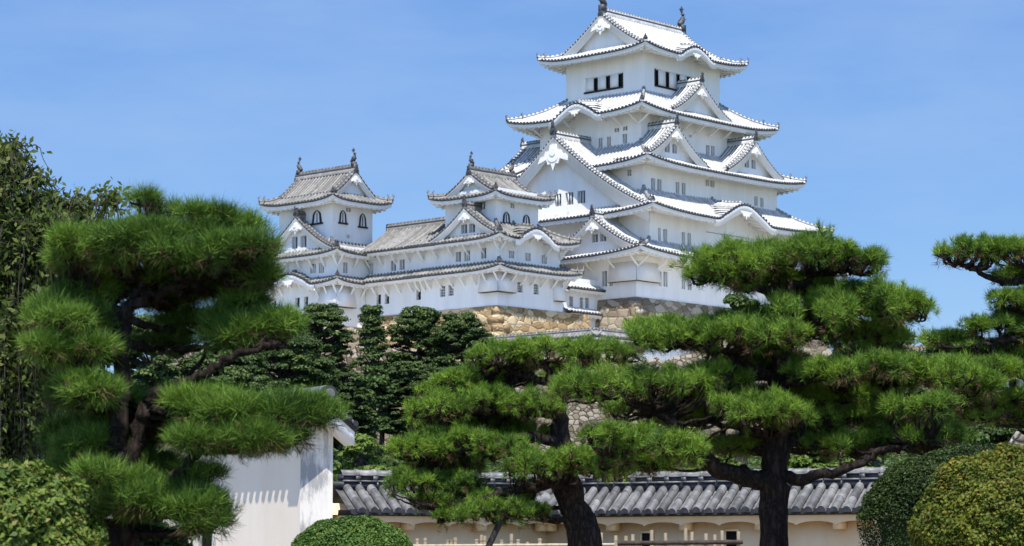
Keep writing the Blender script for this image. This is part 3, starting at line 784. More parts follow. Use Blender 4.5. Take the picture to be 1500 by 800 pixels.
# ================================================================== SOUTH-WEST SMALL KEEP
UW, VW, ZW = -26.28, -4.0, 23.56
wk = empty('small_keep', castle(UW, VW, ZW), CROT, 'grey roofed white small keep nearest the great keep, at the right end of the wing', 'small keep')
z = lambda v: v - ZW
def WW(n, S, W): return {'S': px_wins(UW, VW, n[1], 'S', S, ZW), 'W': px_wins(UW, VW, n[0], 'W', W, ZW)}
Q3, Q2, Q1 = (2.8, 3.07), (4.02, 4.59), (4.24, 4.66)
s3 = walls(wk, 'storey_wall', *Q3, z(29.6), z(34.2), WW(Q3, zoomed(620, 220, 5, [(640, 390, 668, 425, 'bars')]), zoomed(620, 220, 5, [(415, 380, 452, 436, 'bars')])), 'plaster_grey')
for r in zoomed(620, 220, 5, [(582, 452, 632, 540, 'x'), (728, 474, 778, 550, 'x')]):
    w = px_wins(UW, VW, Q3[1], 'S', [r], ZW)[0]; bell_window(side_frame('S', *Q3), *w[:4], s3)
walls(wk, 'storey_wall', *Q2, z(26.3), z(30.1), WW(Q2, zoomed(620, 340, 5, [(628, 122, 666, 192, 'bars'), (749, 135, 787, 212, 'bars'), (868, 152, 906, 232, 'bars')]),
      zoomed(620, 340, 5, [(237, 145, 275, 218, 'bars'), (301, 137, 343, 212, 'bars'), (424, 118, 461, 194, 'bars')])), 'plaster_grey')
walls(wk, 'storey_wall', *Q1, z(23.56), z(27.3), WW(Q1, zoomed(620, 340, 5, [(690, 368, 728, 442, 'grid'), (810, 382, 846, 457, 'grid')]),
      zoomed(620, 340, 5, [(122, 396, 160, 474, 'grid'), (184, 386, 221, 466, 'grid')])), 'plaster_grey')
mb = MB()
for sd_, A in (('S', Q1[0]), ('W', Q1[1])):
    F = side_frame(sd_, *Q1); s0, s1 = -A - .5, -A + 1.9
    mb.hexa([F(s0, -.55, z(24.75)), F(s1, -.55, z(24.75)), F(s1, .02, z(24.75)), F(s0 + .5, .02, z(24.75)),
             F(s0 + .46, -.04, z(26.5)), F(s1, -.04, z(26.5)), F(s1, .02, z(26.5)), F(s0 + .5, .02, z(26.5))], 0)
    mb.box(s0 + .05, s1 - .03, -.5, -.02, z(24.70), z(24.745), 1, F)
mb.build('stone_drop', ['plaster_grey', 'lacquer'], wk); mb = MB()
F = side_frame('S', *Q1)
mb.hexa([F(3.0, -.5, z(24.5)), F(4.2, -.5, z(24.5)), F(4.2, .02, z(24.5)), F(3.0, .02, z(24.5)), F(3.0, -.04, z(26.3)), F(4.2, -.04, z(26.3)), F(4.2, .02, z(26.3)), F(3.0, .02, z(26.3))], 0)
mb.box(3.03, 4.17, -.46, -.02, z(24.45), z(24.495), 1, F)
mb.build('stone_drop', ['plaster_grey', 'lacquer'], wk)
qr1, qr2, qr3 = (5.49, 6.1), (5.29, 5.94), (3.93, 4.14)
mk_roof(wk, dict(a=qr1[0], b=qr1[1], Tx=1.5, Ty=1.55, ze=z(26.6), h=hcurve(.85), up=.4, upc=('SW', 'SE'), ovx=1.25, ovy=1.42, struts=1.3, edge=.2), ROOF_G)
ro = mk_roof(wk, dict(a=qr2[0], b=qr2[1], Tx=qr2[0] - 2.7, Ty=qr2[1] - 3.0, ze=z(29.35), h=hcurve(1.75), up=.45, upc=('SW', 'SE'), ovx=1.27, ovy=1.35, kara={'S': (-.5, 2.75, 1.15)}, struts=1.6, edge=.2), ROOF_G)
dormer(ro, 'W', *qr2, -1.15, 4.35, z(32.3), z(29.65), .45, 2.8, ROOF_G, holes=[(-.85, -.1, z(30.15), z(30.95)), (.1, .85, z(30.15), z(30.95))], pend=.55, wallset=.55, barge=.45)
hip_gable(wk, *qr3, z(33.4), z(35.75), 1.35, 'x', ROOF_G, 1.1, 1.05, up=.4, pend=.5, fk=.62, barge=.4, wallset=.5)

# ================================================================== NORTH-WEST SMALL KEEP
UI, VI, ZI = -31.06, 12.5, 22.6
ik = empty('small_keep', castle(UI, VI, ZI), CROT, 'grey roofed white small keep at the far left end of the long wing', 'small keep')
z = lambda v: v - ZI
def WI(n, S, W): return {'S': px_wins(UI, VI, n[1], 'S', S, ZI), 'W': px_wins(UI, VI, n[0], 'W', W, ZI)}
I3, I2, I1 = (2.6, 3.5), (3.05, 4.75), (3.05, 4.75)
s3 = walls(ik, 'storey_wall', *I3, z(29.3), z(34.7), WI(I3, zoomed(370, 220, 5.172, [(710, 437, 745, 467, 'bars'), (713, 640, 735, 668, 'bars')]), []), 'plaster_grey')
for fc, r in (('W', (456, 456, 524, 553)), ('S', (656, 456, 708, 550)), ('S', (806, 482, 858, 580))):
    w = px_wins(UI, VI, I3[1] if fc == 'S' else I3[0], fc, zoomed(370, 220, 5.172, [r + ('x',)]), ZI)[0]
    bell_window(side_frame(fc, *I3), *w[:4], s3)
walls(ik, 'storey_wall', *I2, z(26.2), z(29.9), WI(I2, zoomed(370, 330, 5.172, [(688, 282, 720, 362, 'bars')]), zoomed(370, 330, 5.172, [(437, 293, 478, 363, 'bars'), (501, 286, 541, 361, 'bars')])), 'plaster_grey')
walls(ik, 'storey_wall', *I1, z(22.6), z(27.2), WI(I1, [], zoomed(370, 330, 5.172, [(147, 570, 177, 625, 'open'), (322, 548, 356, 625, 'open'), (388, 541, 420, 618, 'open'), (197, 480, 236, 525, 'bars')])), 'plaster_grey')
mb = MB()
for sd_, A in (('S', I1[0]), ('W', I1[1])):
    F = side_frame(sd_, *I1); s0, s1 = -A - .55, -A + 2.0
    mb.hexa([F(s0, -.6, z(24.3)), F(s1, -.6, z(24.3)), F(s1, .02, z(24.3)), F(s0 + .55, .02, z(24.3)),
             F(s0 + .51, -.04, z(26.3)), F(s1, -.04, z(26.3)), F(s1, .02, z(26.3)), F(s0 + .55, .02, z(26.3))], 0)
    mb.box(s0 + .05, s1 - .03, -.55, -.02, z(24.25), z(24.295), 1, F)
mb.build('stone_drop', ['plaster_grey', 'lacquer'], ik)
ir1, ir2, ir3 = (4.06, 5.89), (4.08, 5.87), (3.83, 4.98)
mk_roof(ik, dict(a=ir1[0], b=ir1[1], Tx=1.25, Ty=1.3, ze=z(26.45), h=hcurve(.75), up=.4, ovx=1.0, ovy=1.15, kara={'W': (.6, 3.3, 1.1)}, struts=1.2, edge=.2), ROOF_G)
ro = mk_roof(ik, dict(a=ir2[0], b=ir2[1], Tx=1.55, Ty=2.4, ze=z(29.1), h=hcurve(1.3), up=.4, ovx=1.0, ovy=1.12, struts=1.6, edge=.2), ROOF_G)
dormer(ro, 'W', *ir2, .1, 5.2, z(32.75), z(29.5), .35, 2.2, ROOF_G, holes=[(-1.0, -.2, z(30.0), z(31.1)), (.2, 1.0, z(30.0), z(31.1))], pend=.7, wallset=.5, barge=.5)
hip_gable(ik, *ir3, z(34.05), z(37.05), 1.4, 'y', ROOF_G, 1.2, 1.35, up=.45, pend=.55, fk=.72, barge=.45, wallset=.55)

# ================================================================== LONG WING between the two small keeps
ZG = 22.9
V0, V1 = VW + 4.55, VI - 4.8
wing = empty('castle_wing', castle(-27.2, (V0 + V1) / 2, ZG), CROT, 'long low two storey white wing with grey roofs linking the two small keeps', 'castle wing')
z = lambda v: v - ZG
cv = (V0 + V1) / 2; hb = (V1 - V0) / 2
uw = UW - Q2[0] - .012                       # its west face runs on from the small keep's
aw = -27.2 - uw
WL2 = px_wins(-27.2, cv, aw, 'W', zoomed(370, 330, 5.172, [(874, 289, 913, 370, 'bars'), (1048, 268, 1086, 346, 'bars'), (1113, 260, 1151, 337, 'bars'), (1357, 226, 1394, 305, 'bars')]), ZG)
WL1 = px_wins(-27.2, cv, aw + .2, 'W', zoomed(370, 330, 5.172, [(938, 525, 972, 600, 'open'), (1002, 518, 1034, 596, 'open'), (1240, 487, 1277, 566, 'open'), (1424, 462, 1456, 541, 'grid'), (1490, 458, 1520, 533, 'grid')]), ZG)
clip = lambda L: [w for w in L if w[0] > -hb + .03 and w[1] < hb - .03]
walls(wing, 'storey_wall', aw, hb, z(26.3), z(30.0), {'W': clip(WL2)}, 'plaster_grey', 'WE')
walls(wing, 'storey_wall', aw + .2, hb, z(22.9), z(27.2), {'W': clip(WL1)}, 'plaster_grey', 'WE')
def straight_roof(mb, F, s0, s1, T, ze, h, pitch=.42, ov=1.25, edge=.2, soft=.25, struts=0, m=(0, 1, 2, 3)):
    """one straight tiled slope, eave at t=0"""
    t = np.linspace(0, T, 8); s = np.linspace(s0, s1, 20)
    Sg, Tg = np.meshgrid(s, t, indexing='ij')
    mb.grid(F(Sg, Tg, ze + h(Tg / T)), 0)
    side = F(1, 0, 0) - F(0, 0, 0)
    n = max(1, int((s1 - s0) / pitch))
    for k in range(n):
        x = s0 + (k + .5) * (s1 - s0) / n; q = np.linspace(-.04, T, 6)
        rod(mb, F(x + 0 * q, q, ze + h(np.maximum(q, 0) / T) + .03), side, .112)
    mb.grid(np.stack([F(s, 0, ze + .03), F(s, 0, ze - .09), F(s, .08, ze - .09)], 1), 2)
    mb.grid(np.stack([F(s, .08, ze - .09), F(s, .10, ze - .09 - edge), F(s, .45, ze - .06 - edge), F(s, ov + .05, ze - .06 - edge + soft * (ov - .1))], 1), 3)
    n = max(1, int((s1 - s0) / .62))
    for k in range(n):
        x = s0 + (k + .5) * (s1 - s0) / n; zt = ze - .06 - edge
        mb.hexa([F(x - .11, .16, zt - .16), F(x + .11, .16, zt - .16), F(x + .11, ov, zt - .16 + soft * (ov - .1)), F(x - .11, ov, zt - .16 + soft * (ov - .1)),
                 F(x - .11, .16, zt + .02), F(x + .11, .16, zt + .02), F(x + .11, ov, zt + .02 + soft * (ov - .1)), F(x - .11, ov, zt + .02 + soft * (ov - .1))], 3)
    if struts:
        n = max(1, int((s1 - s0) / struts))
        for k in range(n):
            x = s0 + (k + .5) * (s1 - s0) / n
            p0, p1 = F(x, ov + .05, ze - 1.2), F(x, ov * .42, ze - .3)
            mb.tube([p0, (p0 + p1) / 2 - np.array([0, 0, .06]), p1], .12, 4, 3)
aE = -27.2 - (UW - qr2[0])
mb = MB()
ve0, ve1 = -hb - 4.2, hb + 3.2
Fw = lambda s, t, zz: np.stack(np.broadcast_arrays(-(aE - np.asarray(t, float)), np.asarray(s, float), np.asarray(zz, float)), -1)
Fe = lambda s, t, zz: np.stack(np.broadcast_arrays((aE - np.asarray(t, float)), np.asarray(s, float), np.asarray(zz, float)), -1)
straight_roof(mb, Fw, -hb - 2.6, hb + .6, aE, z(29.31), hcurve(2.6, .25), ov=1.27, struts=1.7)
straight_roof(mb, Fe, -hb - 2.6, hb + .6, aE, z(29.31), hcurve(2.6, .25), ov=1.27)
yy = np.linspace(-hb - 2.6, hb + .6, 12)
ridge_bar(mb, np.stack([0 * yy, yy, 0 * yy + z(31.93)], -1), .4, .55, .45)
mb.build('tiled_roof', ROOF_G, wing)
mb = MB(); aL = -27.2 - (UW - qr1[0])
Fl = lambda s, t, zz: np.stack(np.broadcast_arrays(-(aL - np.asarray(t, float)), np.asarray(s, float), np.asarray(zz, float)), -1)
straight_roof(mb, Fl, -hb - 1.2, hb + .9, 1.5, z(26.56), hcurve(.85), ov=1.25, struts=1.4)
mb.build('tiled_roof', ROOF_G, wing)

stone_base('small_keep_stone_base', UW - Q1[0] - .05, -18.5, VW - Q1[1] - .05, VI + 4, 23.56, 13.0, 'stone_tan', 'sunlit tan stone base with large corner blocks under the small keep nearest the great keep', .16)
stone_base('small_keep_stone_base', UI - I1[0] - .05, UI + I1[0], VI - I1[1] - .05, VI + I1[1], 22.6, 12.0, 'stone_grey', 'stone base half hidden by trees under the far left small keep', .16)

# ================================================================== GATE PASSAGE between small keep and great keep
ZP = 16.0
gate = empty('gate_passage', castle(-18, -4.2, ZP), CROT, 'narrow white passage with two pent roofs between small keep and great keep', 'gatehouse')
z = lambda v: v - ZP
GB = 2.1
gw = []
for r in zoomed(620, 340, 5, [(1070, 470, 1098, 545, 'grid'), (1146, 480, 1172, 556, 'grid'), (1185, 482, 1214, 560, 'grid'), (1070, 655, 1096, 722, 'grid'), (1112, 658, 1137, 722, 'grid'), (1190, 662, 1214, 722, 'grid')]):
    gw += px_wins(-18, -4.2, GB, 'S', [r], ZP)
walls(gate, 'storey_wall', 4.1, GB, 0, z(27.2), {'S': [w for w in gw if w[1] < 4.05]}, 'plaster_grey', 'SN')
for ze, s0, s1, rise in ((26.15, -1.2, 4.3, .95), (23.95, -1.2, 4.9, .55)):
    mb = MB(); Fg = lambda s, t, zz: np.stack(np.broadcast_arrays(np.asarray(s, float), -(GB + .85 - np.asarray(t, float)), np.asarray(zz, float)), -1)
    straight_roof(mb, Fg, s0, s1, 1.6 if rise > .6 else 1.0, z(ze), hcurve(rise, .2), ov=.85, pitch=.4)
    mb.build('pent_roof', ROOF_W, gate)

# low roofed wall in front of the small keep's base
pc = at(873, 488, 203)
lw = empty('roofed_wall', pc - np.array([0, 0, 2.5]), CROT, 'low white roofed wall at the foot of the tan stone base, above the middle pine', 'roofed wall')
mb = MB(); mr = MB()
mb.box(-.3, 12, -.3, .3, 0, 2.2); mb.box(-.3, .3, .3, 14, 0, 2.2)
mb.build('wall', ['plaster_grey'], lw)
for sgn in (1, -1):
    Fa = lambda s, t, zz: np.stack(np.broadcast_arrays(np.asarray(s, float), -sgn * (.75 - np.asarray(t, float)), np.asarray(zz, float)), -1)
    Fb = lambda s, t, zz: np.stack(np.broadcast_arrays(-sgn * (.75 - np.asarray(t, float)), np.asarray(s, float), np.asarray(zz, float)), -1)
    straight_roof(mr, Fa, -.75 * sgn, 12, .75, 2.15, hcurve(.45, .1), ov=.45, pitch=.4, edge=.1)
    straight_roof(mr, Fb, -.75 * sgn, 14, .75, 2.15, hcurve(.45, .1), ov=.45, pitch=.4, edge=.1)
x = np.linspace(0, 12, 8); ridge_bar(mr, np.stack([x, 0 * x, 0 * x + 2.6], -1), .3, .35, .4); x = np.linspace(0, 14, 8); ridge_bar(mr, np.stack([0 * x, x, 0 * x + 2.6], -1), .3, .35, .4)
mr.build('tiled_roof', ROOF_G, lw)

# ================================================================== terrace stone wall on the hill
tw = empty('terrace_wall', (0, 171, 5), 0, 'long rubble stone terrace wall on the hillside behind the trees', 'stone wall')
mb = MB(); n = 120
xw = np.linspace(-26, 34, n); q = np.linspace(0, 1, 14)
rows = []
for k in q: rows.append(np.stack([xw, 3.2 * k + .9 * np.sin(xw * .16) + rng.normal(0, .06, n), 1 + 10.3 * k + 0 * xw + (0.5 * np.sin(xw * .5) + rng.normal(0, .12, n)) * (k > .97)], -1))
rows.append(rows[-1] + np.array([0, 9, .15]))
mb.grid(np.stack(rows), 0)
mb.build('stone_face', ['stone_rubble'], tw)

# ================================================================== near roofed wall (two straight runs meeting behind the middle pine)
def near_wall_run(corner, ang, L, sgn, label, z_e=2.69):
    o = empty('roofed_wall', corner, ang, label, 'roofed wall', 'tile roofed garden walls')
    # local x runs along the wall away from the corner (sgn), local -y faces the viewer
    X = lambda s: s * sgn
    mb = MB()
    e = [-.0, L]
    P = lambda x, y, zz: (X(x), y, zz)
    mb.box(-.3, L, 0, .5, 0, z_e + .15, 0, P)
    mb.build('plaster_wall', ['plaster_cream'], o)
    mb = MB()    # scalloped eave board and brackets
    n = int(L / .9)
    for i in range(n):
        x0 = i * .9
        pts = [(x0, 0), (x0, -.27)] + [(x0 + .9 * q, -.27 + .085 * abs(math.sin(q * math.pi * 1)) ** .5) for q in np.linspace(.06, .94, 9)] + [(x0 + .9, -.27), (x0 + .9, 0)]
        mb.prism([P(a, -.42, z_e - .06 + b) for a, b in pts], (0, .06, 0))
        if i % 2 == 0: mb.box(x0 - .1, x0 + .1, -.34, .002, z_e - .42, z_e - .12, 0, P)
    mb.grid([[P(x, -.36, z_e - .10), P(x, .0, z_e - .10)] for x in np.linspace(0, L, 5)])
    mb.build('eave_board', ['plaster_cream'], o)
    mb = MB()
    F = lambda s, t, zz: np.stack(np.broadcast_arrays(np.asarray(s, float) * sgn, -.55 + np.asarray(t, float), np.asarray(zz, float)), -1)
    T = .80; rise = .56
    pit = .29; n = int(L / pit)
    # pan tiles: concave between the cover rows; cover rows of stepped round tiles
    for i in range(n):
        x0 = i * pit
        th = np.linspace(0, 1, 6)
        rows = []
        for t in np.linspace(0, T, 4):
            rows.append(F(x0 + th * pit, t, z_e + rise * t / T - .05 * np.sin(th * np.pi)))
        mb.grid(np.stack(rows), 0)
        x = x0; r = .100
        for j in range(3):
            ta, tb = T * j / 3 - (.085 if j == 0 else .02), T * (j + 1) / 3
            a = np.linspace(0, np.pi, 8); jr = 1 + rng.normal(0, .04); jz = rng.normal(0, .006)
            g = []
            for t, rr in ((ta, r * 1.06 * jr), (tb, r * .96)):
                g.append(F(x + np.cos(a) * rr, t, z_e + rise * t / T + np.sin(a) * rr * 1.15 + jz))
            mb.grid(np.stack(g), 0)
            mb.add(g[0], [list(range(8))], 1 if j == 0 else 0)
        # eave disc near-black for the shade of a hollow tile end, + hanging pan lip
        a = np.linspace(0, 2 * np.pi, 12, endpoint=False)
        D = F(x + np.cos(a) * r * .97, .02, z_e - .03 + np.sin(a) * r * 1.05 + .02); mb.prism(D, F(0, .05, 0) - F(0, 0, 0), 1)
        a = np.linspace(np.pi, 2 * np.pi, 7)
        lip = np.concatenate([F(x + pit / 2 + np.cos(a) * pit * .42, -.03, z_e - .03 + np.sin(a) * .07), F([x + pit * .92, x + pit * .08], -.03, z_e + .02)])
        mb.prism(lip, F(0, .04, 0) - F(0, 0, 0), 1)
    # back slope and gap board
    mb.grid(np.stack([F(np.array([0, L]), 2 * T - t, z_e + rise * t / T) for t in (0, T)]), 0)
    mb.grid(np.stack([F(np.array([0, L]), .03, z_e + .0), F(np.array([0, L]), .06, z_e - .12), F(np.array([0, L]), .35, z_e - .10)]), 1)
    zr = z_e + rise
    # ridge: flat courses, gap shade put in as near-black blocks, then big round caps
    mb.box(0, L, T - .55 - .14, T - .55 + .14, zr - .08, zr + .06, 1, P)
    k = int(L / .42)
    for i in range(k):
        x0 = i * .42
        mb.box(x0 + .02, x0 + .40, T - .55 - .17, T - .55 + .17, zr + .062, zr + .10, 0, P)
        mb.box(x0 + .00, x0 + .10, T - .55 - .15, T - .55 + .15, zr + .10, zr + .19, 0, P)
        mb.box(x0 + .10, x0 + .42, T - .55 - .12, T - .55 + .12, zr + .10, zr + .19, 1, P)
        mb.box(x0 + .02, x0 + .40, T - .55 - .15, T - .55 + .15, zr + .192, zr + .22, 0, P)
        a = np.linspace(0, np.pi, 8); rr = .105 * (1 + rng.normal(0, .04))
        g = [np.array([P(x0 + q, T - .55 + math.cos(t) * rr * f, zr + .22 + math.sin(t) * rr * 1.1 * f) for t in a]) for q, f in ((0, 1.12), (.07, 1.12), (.075, .98), (.42, .95))]
        mb.grid(np.stack(g), 0)
    mb.build('tiled_roof', ['tile_near', 'tile_near_dark'], o, False)
    return o
WC = at(800, 752, 56); WC[2] = 0
wr = near_wall_run(WC, R_(-30), 11.5, 1, 'right run of the tile roofed cream garden wall, behind the large pine trunk')
wl = near_wall_run(WC + np.array([-.02, .01, 0]), R_(30), 5.45, -1, 'left run of the tile roofed cream garden wall, beside the tall white wall end')
# loopholes of the right run, frames proud of the plaster around near-black plates painted for the dark inside
def wall_local_at(px, py):  # on the face of the right run
    d = np.array([math.cos(R_(-30)), math.sin(R_(-30))]); best = None
    for s in np.linspace(.1, 11, 600):
        p = WC[:2] + d * s
        x = px_of(np.array([p[0], p[1], 1.9]))[0]
        if best is None or abs(x - px) < best[0]: best = (abs(x - px), s, p)
    s, p = best[1:]; lo, hi = 0, 5
    for _ in range(30):
        m = (lo + hi) / 2
        if px_of(np.array([p[0], p[1], m]))[1] > py: lo = m
        else: hi = m
    return s, lo
for px_, py_, w in ((948, 789, .24), (1073, 787, .26)):
    s, h = wall_local_at(px_, py_)
    mb = MB()
    P = lambda x, y, zz: (x, y, zz)
    mb.box(s - w / 2 - .05, s + w / 2 + .05, -.05, -.001, h + w / 2, h + w / 2 + .05, 1); mb.box(s - w / 2 - .05, s - w / 2, -.05, -.001, h - w / 2 - .1, h + w / 2, 1)
    mb.box(s + w / 2, s + w / 2 + .05, -.05, -.001, h - w / 2 - .1, h + w / 2, 1); mb.box(s - w / 2, s + w / 2, -.012, -.002, h - w / 2 - .1, h + w / 2, 0)
    mb.build('loophole', ['interior', 'plaster_cream'], wr)

# ================================================================== tall white wall end at the left
TA = R_(30)                                   # its long face runs away to the left
tp = at(440, 700, 44); tp[2] = 0
th_o = empty('white_wall', tp, math.pi / 2 + TA, 'tall white plaster wall end with grey tile roof and a weathered grey end face', 'white wall')
# local +x runs along the long face (away, to the left); local -y ... end face runs along local -y -> to the right and away
TH = .64; zE = 4.0; LL = 10; OV = .25; RS = .44
mb = MB()
mb.add([(0, 0, 0), (LL, 0, 0), (LL, 0, zE + .1), (0, 0, zE + .1)], [[0, 1, 2, 3]], 0)
mb.add([(0, -TH, 0), (LL, -TH, 0), (LL, -TH, zE + .1), (0, -TH, zE + .1)], [[0, 1, 2, 3]], 0)
mb.add([(.002, 0, 0), (.002, -TH, 0), (.002, -TH, zE + .2), (.002, -TH / 2, zE + RS), (.002, 0, zE + .2)], [[0, 1, 2, 3, 4]], 1)
mb.build('plaster_wall', ['plaster_warm', 'plaster_stained'], th_o)
mb = MB()
for sg in (1, -1):
    yc = -TH / 2
    F = lambda s, t, zz: np.stack(np.broadcast_arrays(np.asarray(s, float), yc + sg * (TH / 2 + OV - np.asarray(t, float)), np.asarray(zz, float)), -1)
    T = TH / 2 + OV; rise = RS; pit = .28; n = int((LL + .35) / pit)
    for i in range(n):
        x0 = -.35 + i * pit; q = np.linspace(0, 1, 6)
        mb.grid(np.stack([F(x0 + q * pit, t, zE + rise * t / T - .04 * np.sin(q * np.pi)) for t in (0, T)]), 0)
        a = np.linspace(0, np.pi, 7)
        mb.grid(np.stack([F(x0 + np.cos(a) * .08, t, zE + rise * t / T + np.sin(a) * .09) for t in (-.025, T)]), 0)
        a = np.linspace(0, 2 * np.pi, 10, endpoint=False)
        mb.prism(F(x0 + np.cos(a) * .083, -.04, zE + .0 + np.sin(a) * .083), F(0, .045, 0) - F(0, 0, 0), 1)
    # white plaster underside and verge board
    mb.grid(np.stack([F(np.array([-.33, LL]), .02, zE - .06), F(np.array([-.33, LL]), .04, zE - .1), F(np.array([-.33, LL]), OV + .02, zE - .02)]), 2)
    q = np.linspace(0, T, 5)
    mb.grid(np.stack([F(-.40, q, zE + rise * q / T + .02), F(-.40, q, zE + rise * q / T - .10), F(-.36, q, zE + rise * q / T - .10)], 1), 1)
    mb.grid(np.stack([F(-.36, q, zE + rise * q / T - .08), F(-.36, q, zE + rise * q / T - .34), F(.05, q, zE + rise * q / T - .34)], 1), 2)
    for q0 in np.arange(.02, T, .12): mb.tube([F(-.45, q0, zE + rise * q0 / T + .03), F(-.14, q0, zE + rise * q0 / T + .03)], .055, 6, 1)
mb.box(-.36, LL, -TH / 2 - .13, -TH / 2 + .13, zE + RS - .06, zE + RS + .12, 0)
xs_ = np.linspace(-.42, LL, 40); 
for i in range(39): mb.tube([(xs_[i], -TH / 2, zE + RS + .16), (xs_[i + 1] - .02, -TH / 2, zE + RS + .16)], .115, 10, 0)
a = np.linspace(0, 2 * np.pi, 14, endpoint=False)
mb.prism([(-.50, -TH / 2 + math.cos(t) * .15, zE + RS + .12 + math.sin(t) * .15) for t in a], (.1, 0, 0), 1)
mb.prism([(-.54, -TH / 2 + math.cos(t) * .09, zE + RS + .12 + math.sin(t) * .09) for t in a], (.05, 0, 0), 0)
mb.build('tiled_roof', ['tile_near', 'tile_near_dark', 'plaster'], th_o)
# loophole low in the long face, its dark inside a near-black plate
mb = MB()
lx = 2.6
for l0 in np.linspace(1, 6, 200):
    p = tp[:2] + l0 * np.array([-math.sin(TA), math.cos(TA)])
    if px_of(np.array([p[0], p[1], 2.0]))[0] < 314: lx = l0; break
hz = 1.6 + (822 - 770) / FPX * (tp[1] + lx * math.cos(TA))
mb.box(lx - .03, lx + .55, .002, .012, hz - .45, hz + .15, 0); mb.box(lx - .1, lx + .62, .002, .06, hz + .152, hz + .2, 1); mb.box(lx - .1, lx + .62, .002, .1, hz - .52, hz - .452, 1)
mb.box(lx - .1, lx - .032, .002, .06, hz - .45, hz + .15, 1); mb.box(lx + .552, lx + .62, .002, .06, hz - .45, hz + .15, 1)
mb.build('loophole', ['interior', 'plaster'], th_o)

# ================================================================== vegetation kit
def unit(v): return v / (np.linalg.norm(v, axis=-1, keepdims=True) + 1e-9)
def needle_cloud(P, D, n, ln, w, r):
    """tufts at P pointing along D: n needles each, as slim triangles"""
    k = len(P)
    ax = unit(D)[:, None, :] + r.normal(0, .72, (k, n, 3))
    ax = unit(ax)
    L = ln * r.uniform(.65, 1.12, (k, n, 1)) * r.uniform(.7, 1.25, (k, 1, 1))
    base = P[:, None] + r.normal(0, .012, (k, n, 3)) + ax * .01
    sd_ = unit(np.cross(ax, r.normal(0, 1, (k, n, 3)))) * w
    V = np.stack([base - sd_, base + sd_, base + ax * L], 2).reshape(-1, 3)
    return V, np.arange(len(V)).reshape(-1, 3)
def leaf_cloud(P, Nn, size, r, aspect=.5, droop=0.):
    """diamond leaves at P with normals around Nn"""
    k = len(P)
    nrm = unit(Nn + r.normal(0, .55, (k, 3)))
    t = unit(np.cross(nrm, r.normal(0, 1, (k, 3)))); 
    if droop: t = unit(t + np.array([0, 0, -droop]))
    b = unit(np.cross(nrm, t))
    L = (size * r.uniform(.6, 1.25, (k, 1)))
    V = np.stack([P - t * L * .5, P + b * L * aspect * .5 + nrm * L * .06, P + t * L * .5, P - b * L * aspect * .5 + nrm * L * .06], 1).reshape(-1, 3)
    return V, np.arange(len(V)).reshape(-1, 4)
def smooth_path(pts, n=6, jit=0., r=rng):
    P = np.asarray(pts, float); t = np.arange(len(P)); q = np.linspace(0, len(P) - 1, (len(P) - 1) * n + 1)
    out = np.empty((len(q), P.shape[1]))
    for i, x in enumerate(q):
        k = min(int(x), len(P) - 2); f = x - k
        p0, p1, p2, p3 = P[max(k - 1, 0)], P[k], P[k + 1], P[min(k + 2, len(P) - 1)]
        out[i] = .5 * (2 * p1 + (p2 - p0) * f + (2 * p0 - 5 * p1 + 4 * p2 - p3) * f * f + (3 * p1 - p0 - 3 * p2 + p3) * f ** 3)
    if jit: out[1:-1, :3] += r.normal(0, jit, (len(q) - 2, 3))
    return out

